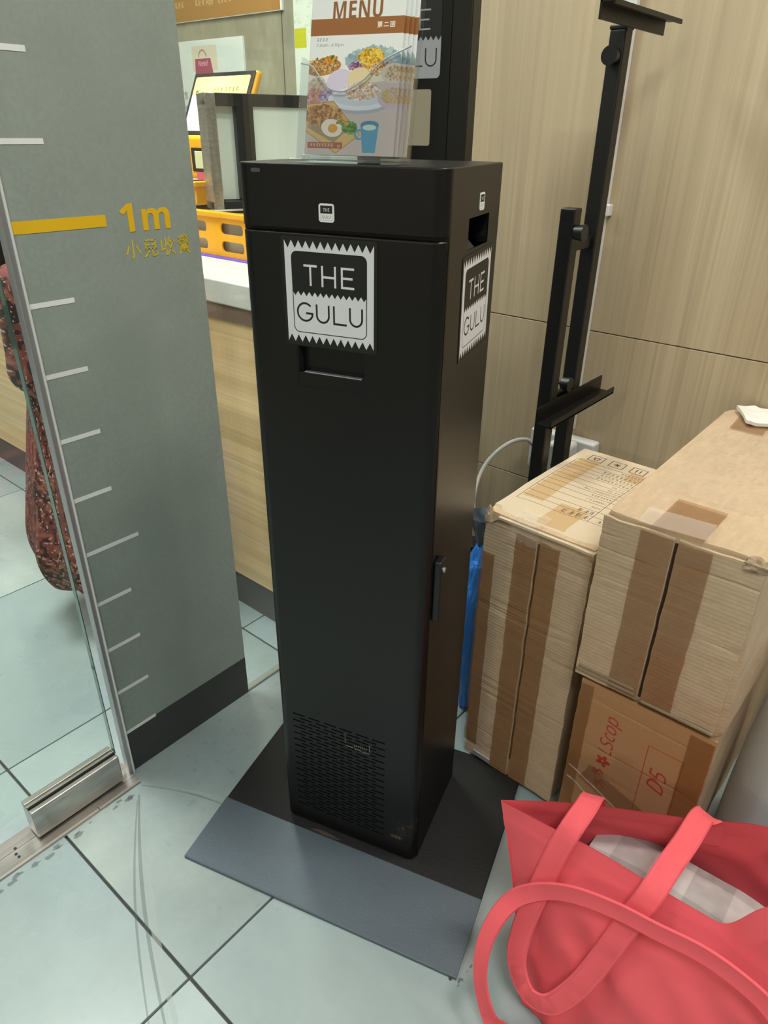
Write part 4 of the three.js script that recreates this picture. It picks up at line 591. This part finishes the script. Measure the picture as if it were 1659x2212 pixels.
// ------------------------------------------------------------------ inside the shop
{ // counter
  const t = thing('service_counter', 'long wood-fronted service counter with white stone top behind the glass', 'counter', [0.5, 0, -1.8]);
  const L = 3.46, z = 0; const f = box(0.03, 0.66, L, 0.015, 0.43, z); setUV(f, (x, y, zz) => [y / 0.5, zz / 1.6]); part(t, 'front_panel', f, mat.counterWood);
  part(t, 'plinth', box(0.03, 0.104, L, 0.02, 0.052, z), mat.plinth);
  part(t, 'apron', box(0.03, 0.032, L, 0.012, 0.777, z), mat.apron);
  const w = rbox(0.7, 0.05, L + 0.02, 0.004, 0.344, 0.818, z); boxUV(w, 1.5); part(t, 'worktop', w, mat.stone);
  part(t, 'carcass', box(0.6, 0.7, L - 0.02, 0.34, 0.44, z), mat.plain);
}
{ // yellow crates
  const crate = (x0, z0, z1, y, h, label) => { const t = thing('plastic_crate', label, 'crate', [x0 + 0.14, y, (z0 + z1) / 2], 0, 'yellow crates on the counter'); const L = z1 - z0, D = 0.28;
    const s = rrect(L, h, 0.012, 0, h / 2); const N = Math.max(2, Math.round(L / 0.135)); for (let i = 0; i < N; i++) for (let r = 0; r < 2; r++) { const cx = -L / 2 + (i + 0.5) * L / N, cy = h * (0.24 + r * 0.4), q = rrect(L / N * 0.6, h * 0.24, h * 0.1, cx, cy); s.holes.push(new THREE.Path(q.getPoints(6))); }
    const g = new THREE.ExtrudeGeometry(s, { depth: 0.004, bevelEnabled: false, curveSegments: 6 }); g.rotateY(-Math.PI / 2); g.translate(-D / 2 + 0.004, 0, 0); part(t, 'front_wall', g, mat.yellowPlastic);
    const g2 = g.clone(); g2.translate(D - 0.004, 0, 0); part(t, 'rear_wall', g2, mat.yellowPlastic);
    for (const k of [-1, 1]) part(t, 'end_wall', box(D - 0.008, h, 0.004, 0, h / 2, k * (L / 2 - 0.008)), mat.yellowPlastic).name = k < 0 ? 'end_wall' : 'end_wall_001';
    part(t, 'rim', cut(rbox(D + 0.016, 0.012, L + 0.016, 0.003, 0, h - 0.006, 0), box(D - 0.02, 0.03, L - 0.03, 0, h, 0)), mat.yellowPlastic);
    part(t, 'grip', rbox(0.014, 0.02, 0.09, 0.004, -D / 2 - 0.004, h * 0.68, -L / 2 + 0.21), mat.yellowPlastic);
    part(t, 'floor_sheet', box(D - 0.01, 0.004, L - 0.02, 0, 0.003, 0), mat.yellowPlastic); part(t, 'grey_liner', box(D - 0.03, h - 0.02, L - 0.04, 0, h / 2, 0), M({ color: 0xa59f92, roughness: 0.7 }), 'grey contents'); return t; };
  crate(0.68, -0.88, -0.2, 0.846, 0.099, 'lower yellow plastic crate with oval holes standing on the white counter top');
  crate(0.735, -0.88, -0.6, 0.9455, 0.055, 'small yellow plastic crate stacked under the yellow order terminal');
  const m = thing('violet_glow_sheet', 'thin violet sheet imitating the lilac glow under the yellow crate on the counter', 'mat', [0.81, 0.843, -0.54]); part(m, 'glow_sheet', rbox(0.29, 0.0026, 0.7, 0.001, 0, 0.0013, 0), M({ color: 0x6a52d8, roughness: 0.5 }));  // violet sheet added to imitate the lilac glow and shade beneath the crate
}
{ // yellow order terminal
  const t = thing('order_terminal', 'yellow order terminal with tilted yellow-bezel screen behind the counter display', 'terminal', [0.9, 1.001, -0.7]);
  part(t, 'stand_body', rbox(0.1, 0.1, 0.2, 0.01, -0.05, 0.05, 0.0), mat.yellowPlastic);
  part(t, 'keypad_window', rbox(0.003, 0.055, 0.07, 0.004, -0.1008, 0.045, 0.045), mat.plasticBlack);
  part(t, 'readout', rbox(0.002, 0.04, 0.05, 0.004, -0.1022, 0.045, 0.05), M({ color: 0xd8dcb0, roughness: 0.4 }));
  part(t, 'pink_label', box(0.002, 0.018, 0.05, -0.1008, 0.008, 0.05), M({ color: 0xd4586e, roughness: 0.5 }));
  const tx = canvasTex(512, 384, (g, W, H) => { g.fillStyle = '#f2f4ff'; g.fillRect(0, 0, W, H); g.fillStyle = '#f0e488'; g.fillRect(0, 0, W, H * 0.34); g.fillStyle = '#3a3620'; const R = rng(8); blurText(g, W * 0.36, H * 0.2, 7, 34, R); g.fillStyle = '#b8c85a'; g.fillRect(W * 0.1, H * 0.27, W * 0.2, 10); g.beginPath(); g.fillStyle = '#6a6a50'; g.arc(W * 0.08, H * 0.28, 15, 0, 7); g.fill(); });
  const tab = new THREE.Group(); const put = (g) => g.rotateY(-Math.PI / 2).rotateZ(-0.45).translate(-0.045, 0.17, 0.06);
  part(t, 'tablet_case', put(rbox(0.246, 0.166, 0.02, 0.014, 0, 0, -0.012, 4)), mat.yellowPlastic);
  part(t, 'tablet_bezel', put(rbox(0.236, 0.156, 0.004, 0.01, 0, 0, -0.0005, 3)), mat.darkGrey);
  const sg = slab(rrect(0.214, 0.134, 0.006), 0.001); setUV(sg, (x, y) => [x / 0.214 + 0.5, y / 0.134 + 0.5]); sg.translate(0, 0, 0.0012);
  part(t, 'screen', put(sg), M({ map: tx, emissive: 0xffffff, emissiveMap: tx, emissiveIntensity: 0.12, roughness: 0.35 }), 'lit screen with yellow header');
  const sl = new THREE.PointLight(0xfffbe8, 0.05, 1.5); sl.position.set(-0.12, 0.2, 0.06); t.add(sl); sl.name = 'screen_light';
}
{ // framed display case on the crate
  const t = thing('display_case', 'steel and black framed display case with frosted white panels on the yellow crate', 'display case', [0.702, 0.9455, -0.487], -0.379);
  const W = 0.42, H = 0.243, D = 0.07;
  part(t, 'steel_post', rbox(0.024, H, D, 0.002, 0.012, H / 2, -D / 2), mat.steel, 'stainless steel corner post');
  part(t, 'top_rail', rbox(W, 0.026, D, 0.002, W / 2, H - 0.013, -D / 2 - 0.001), mat.darkGrey); part(t, 'bottom_rail', rbox(W, 0.018, D, 0.002, W / 2, 0.009, -D / 2 - 0.001), mat.darkGrey);
  part(t, 'mullion', rbox(0.042, H - 0.04, D - 0.004, 0.003, 0.092, H / 2, -D / 2), mat.darkGrey); part(t, 'end_post', rbox(0.026, H - 0.004, D - 0.002, 0.002, W - 0.013, H / 2, -D / 2), mat.darkGrey);
  part(t, 'frosted_panel', box(0.05, H - 0.04, 0.004, 0.047, H / 2, -0.03), mat.frost); part(t, 'frosted_panel', box(W - 0.13, H - 0.04, 0.004, 0.112 + (W - 0.13) / 2, H / 2, -0.012), mat.frost).name = 'frosted_panel_001';
  part(t, 'back_sheet', box(W - 0.02, H - 0.02, 0.004, W / 2, H / 2, -D + 0.004), mat.frost);
}
{ // posters on the concrete wall
  const flat = (name, label, cat, z0, z1, y0, y1, tex, th = 0.012) => { const w = z1 - z0, h = y1 - y0; const t = thing(name, label, cat, [2.0, (y0 + y1) / 2, (z0 + z1) / 2], -Math.PI / 2); part(t, 'board', box(w, h, th - 0.001, 0, 0, (th - 0.001) / 2 + 0.001), mat.white); printed(t, 'print', w - 0.004, h - 0.004, tex, 0, 0, th); return t; };
  flat('menu_board', 'wide menu board with brown bottom strip high on the concrete wall', 'menu board', -2.75, -1.602, 1.55, 2.2, canvasTex(1148, 650, (g, W, H) => { g.fillStyle = '#dfe6dc'; g.fillRect(0, 0, W, H); g.fillStyle = '#a87c40'; g.fillRect(0, H * 0.83, W - 8, H * 0.17); g.fillStyle = '#d8bd8a'; const R = rng(4); blurText(g, W * 0.22, H * 0.885, 10, 22, R); g.font = '30px sans-serif'; blurText(g, W * 0.5, H * 0.885, 3, 22, R); g.fillText('App', W * 0.57, H * 0.92); blurText(g, W * 0.64, H * 0.885, 4, 22, R); }));
  flat('notice_board', 'white notice with a red shopping bag picture on the concrete wall', 'notice', -2.62, -1.866, 0.95, 1.476, canvasTex(754, 526, (g, W, H) => { g.fillStyle = '#dde6e0'; g.fillRect(0, 0, W, H); const x = (z) => (z + 2.62) / 0.754 * W, y = (v) => (1.476 - v) / 0.526 * H; g.fillStyle = '#dcd3bd'; g.fillRect(x(-2.236), y(1.455), x(-2.05) - x(-2.236), 100); g.fillStyle = '#a84f66'; g.beginPath(); g.moveTo(x(-2.215), y(1.405)); g.lineTo(x(-2.1), y(1.405)); g.lineTo(x(-2.075), y(1.3)); g.lineTo(x(-2.225), y(1.3)); g.fill(); g.strokeStyle = '#b98f8f'; g.lineWidth = 7; g.beginPath(); g.arc(x(-2.158), y(1.41), 28, Math.PI, 0); g.stroke(); g.fillStyle = '#e2a6ae'; g.font = 'bold 30px sans-serif'; g.textAlign = 'center'; g.fillText('New!', x(-2.158), y(1.375)); for (let i = 0; i < 4; i++) g.fillRect(x(-2.208) + i * 27, y(1.345), 15, 40); g.strokeStyle = '#8f9a96'; strokeText(g, ['wu', 'shi'], x(-2.37), y(1.275), 34, 38, 5); strokeText(g, ['wu', 'shi'], x(-2.37), y(1.215), 34, 38, 5); }));
  flat('wall_poster', 'green and white poster with a yellow block at the right of the concrete wall', 'poster', -1.535, -1.1, 0.95, 1.85, canvasTex(435, 900, (g, W, H) => { g.fillStyle = '#d9e2d4'; g.fillRect(0, 0, W, H); const R = rng(14); for (let i = 0; i < 500; i++) { g.fillStyle = R() > 0.5 ? '#b3cdbb' : '#c8d8c4'; g.globalAlpha = 0.5; g.fillRect(R() * W, R() * H * 0.42, 4 + R() * 18, 3 + R() * 12); } g.globalAlpha = 1; g.fillStyle = '#c2c22e'; g.fillRect(0, H * 0.41, W * 0.16, H * 0.075); g.fillStyle = '#8d5a44'; g.beginPath(); g.arc(W * 0.16, H * 0.2, 60, 0, 7); g.fill(); }));
}
{ // person behind the door
  const t = thing('person', 'person in brown patterned dress behind the glass door, mostly hidden by the grey panel', 'person', [0.282, 0, -0.53], 0.6);
  const field = (bones, lo, hi, cell, kk) => { // smooth union of tapered capsules -> mesh
    const n = Math.ceil(Math.max(hi[0] - lo[0], hi[1] - lo[1], hi[2] - lo[2]) / cell) + 1; const S = n * cell, mc = new MarchingCubes(n, new THREE.MeshBasicMaterial(), false, false, 220000); mc.isolation = 0;
    const c = [0, 1, 2].map((i) => (lo[i] + hi[i]) / 2); let q = 0;
    for (let z = 0; z < n; z++) for (let y = 0; y < n; y++) for (let x = 0; x < n; x++, q++) { const P0 = [c[0] + (x / n * 2 - 1) * S / 2, c[1] + (y / n * 2 - 1) * S / 2, c[2] + (z / n * 2 - 1) * S / 2]; let s = 0; for (const [a, b, ra, rb] of bones) { const ab = [b[0] - a[0], b[1] - a[1], b[2] - a[2]], ap = [P0[0] - a[0], P0[1] - a[1], P0[2] - a[2]], L = ab[0] ** 2 + ab[1] ** 2 + ab[2] ** 2; const h = Math.max(0, Math.min(1, L ? (ab[0] * ap[0] + ab[1] * ap[1] + ab[2] * ap[2]) / L : 0)); const d = Math.hypot(ap[0] - ab[0] * h, ap[1] - ab[1] * h, ap[2] - ab[2] * h) - (ra + (rb - ra) * h); s += Math.exp(-kk * Math.max(-0.2, Math.min(0.3, d))); } mc.field[q] = Math.log(s + 1e-30) / kk; }
    mc.update(); const m = mc.count, g = new THREE.BufferGeometry(), ps = new Float32Array(mc.positionArray.slice(0, m * 3)), ns = new Float32Array(mc.normalArray.slice(0, m * 3)); for (let i = 0; i < m; i++) for (let k = 0; k < 3; k++) ps[i * 3 + k] = c[k] + ps[i * 3 + k] * S / 2; g.setAttribute('position', new THREE.BufferAttribute(ps, 3)); g.setAttribute('normal', new THREE.BufferAttribute(ns, 3)); g.setAttribute('uv', new THREE.BufferAttribute(new Float32Array(m * 2), 2)); return g; };
  const H = 1.14; const sk = M({ color: 0xc99a7c, roughness: 0.6 });
  const bones = [[[0, 0.98, 0], [0, 1.02, 0.005], 0.082, 0.088], [[0, 0.95, 0.03], [0, 1.06, 0], 0.06, 0.075], [[0, 0.995, 0.088], [0, 0.985, 0.094], 0.011, 0.013], [[0, 0.86, -0.005], [0, 0.94, 0], 0.034, 0.034], [[0, 0.56, 0], [0, 0.8, 0], 0.085, 0.088], [[-0.08, 0.835, 0], [0.08, 0.835, 0], 0.045, 0.045]];
  for (const s of [-1, 1]) {
    bones.push([[s * 0.105, 0.83, 0], [s * 0.113, 0.67, -0.005], 0.034, 0.028], [[s * 0.113, 0.67, -0.005], [s * 0.1, 0.57, 0.1], 0.026, 0.019], [[s * 0.1, 0.57, 0.1], [s * 0.075, 0.56, 0.135], 0.019, 0.016], [[s * 0.05, 0.53, 0], [s * 0.05, 0.29, 0.01], 0.058, 0.042], [[s * 0.05, 0.29, 0.01], [s * 0.088, 0.06, 0.01], 0.04, 0.022], [[s * 0.088, 0.035, 0.005], [s * 0.092, 0.028, 0.1], 0.024, 0.018], [[s * 0.086, 1.0, 0], [s * 0.09, 1.015, -0.003], 0.012, 0.01]);
    for (let f = 0; f < 4; f++) bones.push([[s * (0.07 - f * 0.001), 0.572 - f * 0.011, 0.14], [s * (0.045 - f * 0.004), 0.567 - f * 0.012, 0.165 - Math.abs(f - 1) * 0.003], 0.0068, 0.0055], [[s * (0.045 - f * 0.004), 0.567 - f * 0.012, 0.165 - Math.abs(f - 1) * 0.003], [s * (0.025 - f * 0.002), 0.56 - f * 0.012, 0.168], 0.0055, 0.0048]);
    bones.push([[s * 0.08, 0.58, 0.125], [s * 0.06, 0.597, 0.152], 0.008, 0.006]);
  }
  part(t, 'body', field(bones, [-0.2, 0, -0.14], [0.2, 1.13, 0.2], 0.0105, 130), sk);
  const hair = field([[[0, 1.03, -0.022], [0, 1.06, -0.012], 0.092, 0.086], [[0, 0.9, -0.06], [0, 1.02, -0.045], 0.06, 0.08], [[-0.07, 0.97, -0.02], [-0.06, 1.06, 0], 0.035, 0.05], [[0.07, 0.97, -0.02], [0.06, 1.06, 0], 0.035, 0.05]], [-0.13, 0.8, -0.16], [0.13, 1.18, 0.1], 0.009, 130); part(t, 'hair', hair, M({ color: 0x191210, roughness: 0.6 }));
  const texD = dataTex(256, 256, (u, v) => { const a = tileN(u, v, 20, 20, 201), b = tileN(u, v, 44, 44, 202), c = tileN(u, v, 5, 5, 203); if (b > 0.46) return [186, 156, 140]; if (a > 0.3) return [140, 88, 70]; if (a < -0.25) return [50, 32, 30]; return [112 + c * 30, 60 + c * 12, 52 + c * 10]; });
  const dress = M({ map: texD, roughness: 0.75, side: THREE.DoubleSide });
  const pr = [[0.06, 0.875], [0.105, 0.85], [0.112, 0.78], [0.104, 0.66], [0.1, 0.6], [0.118, 0.52], [0.15, 0.38], [0.172, 0.28], [0.17, 0.22], [0.15, 0.17], [0.12, 0.145]].map(([a, b]) => new THREE.Vector2(a, b));
  const dg = new THREE.LatheGeometry(new THREE.SplineCurve(pr).getPoints(70), 72), dp = dg.attributes.position; for (let i = 0; i < dp.count; i++) { const x = dp.getX(i), y = dp.getY(i), z = dp.getZ(i), a = Math.atan2(z, x), k = Math.max(0, (0.6 - y) / 0.45), w = 1 + 0.07 * k * Math.sin(a * 9 + y * 3); dp.setXYZ(i, x * w * 1.02, y + 0.03 * k * Math.cos(a), z * w * 0.86); } dg.computeVertexNormals(); setUV(dg, (x, y, z) => [Math.atan2(z, x) * 0.16 / 0.16, y / 0.2]);
  part(t, 'dress', dg, dress, 'brown patterned dress');
  for (const s of [-1, 1]) { const g = field([[[s * 0.1, 0.835, 0], [s * 0.112, 0.675, -0.005], 0.05, 0.046], [[s * 0.112, 0.67, -0.005], [s * 0.1, 0.61, 0.06], 0.044, 0.04]], s < 0 ? [-0.24, 0.5, -0.1] : [0.03, 0.5, -0.1], s < 0 ? [-0.03, 0.9, 0.14] : [0.24, 0.9, 0.14], 0.009, 150); setUV(g, (x, y, z) => [(x + z) / 0.2, y / 0.2]); part(t, 'sleeve', g, dress).name = s < 0 ? 'sleeve' : 'sleeve_001'; }
  for (const s of [-1, 1]) part(t, 'shoe', (() => { const g = new THREE.SphereGeometry(1, 24, 16), q = g.attributes.position; for (let i = 0; i < q.count; i++) q.setXYZ(i, q.getX(i) * 0.03 + s * 0.09, Math.max(-0.026, q.getY(i) * 0.036) + 0.028, q.getZ(i) * 0.07 + 0.05); g.computeVertexNormals(); return g; })(), M({ color: 0xa8a6a2, roughness: 0.4 })).name = s < 0 ? 'shoe' : 'shoe_001';
}

scene.traverse((o) => { if (o.isMesh) { o.castShadow = o.receiveShadow = true; } });
renderer.render(scene, camera);
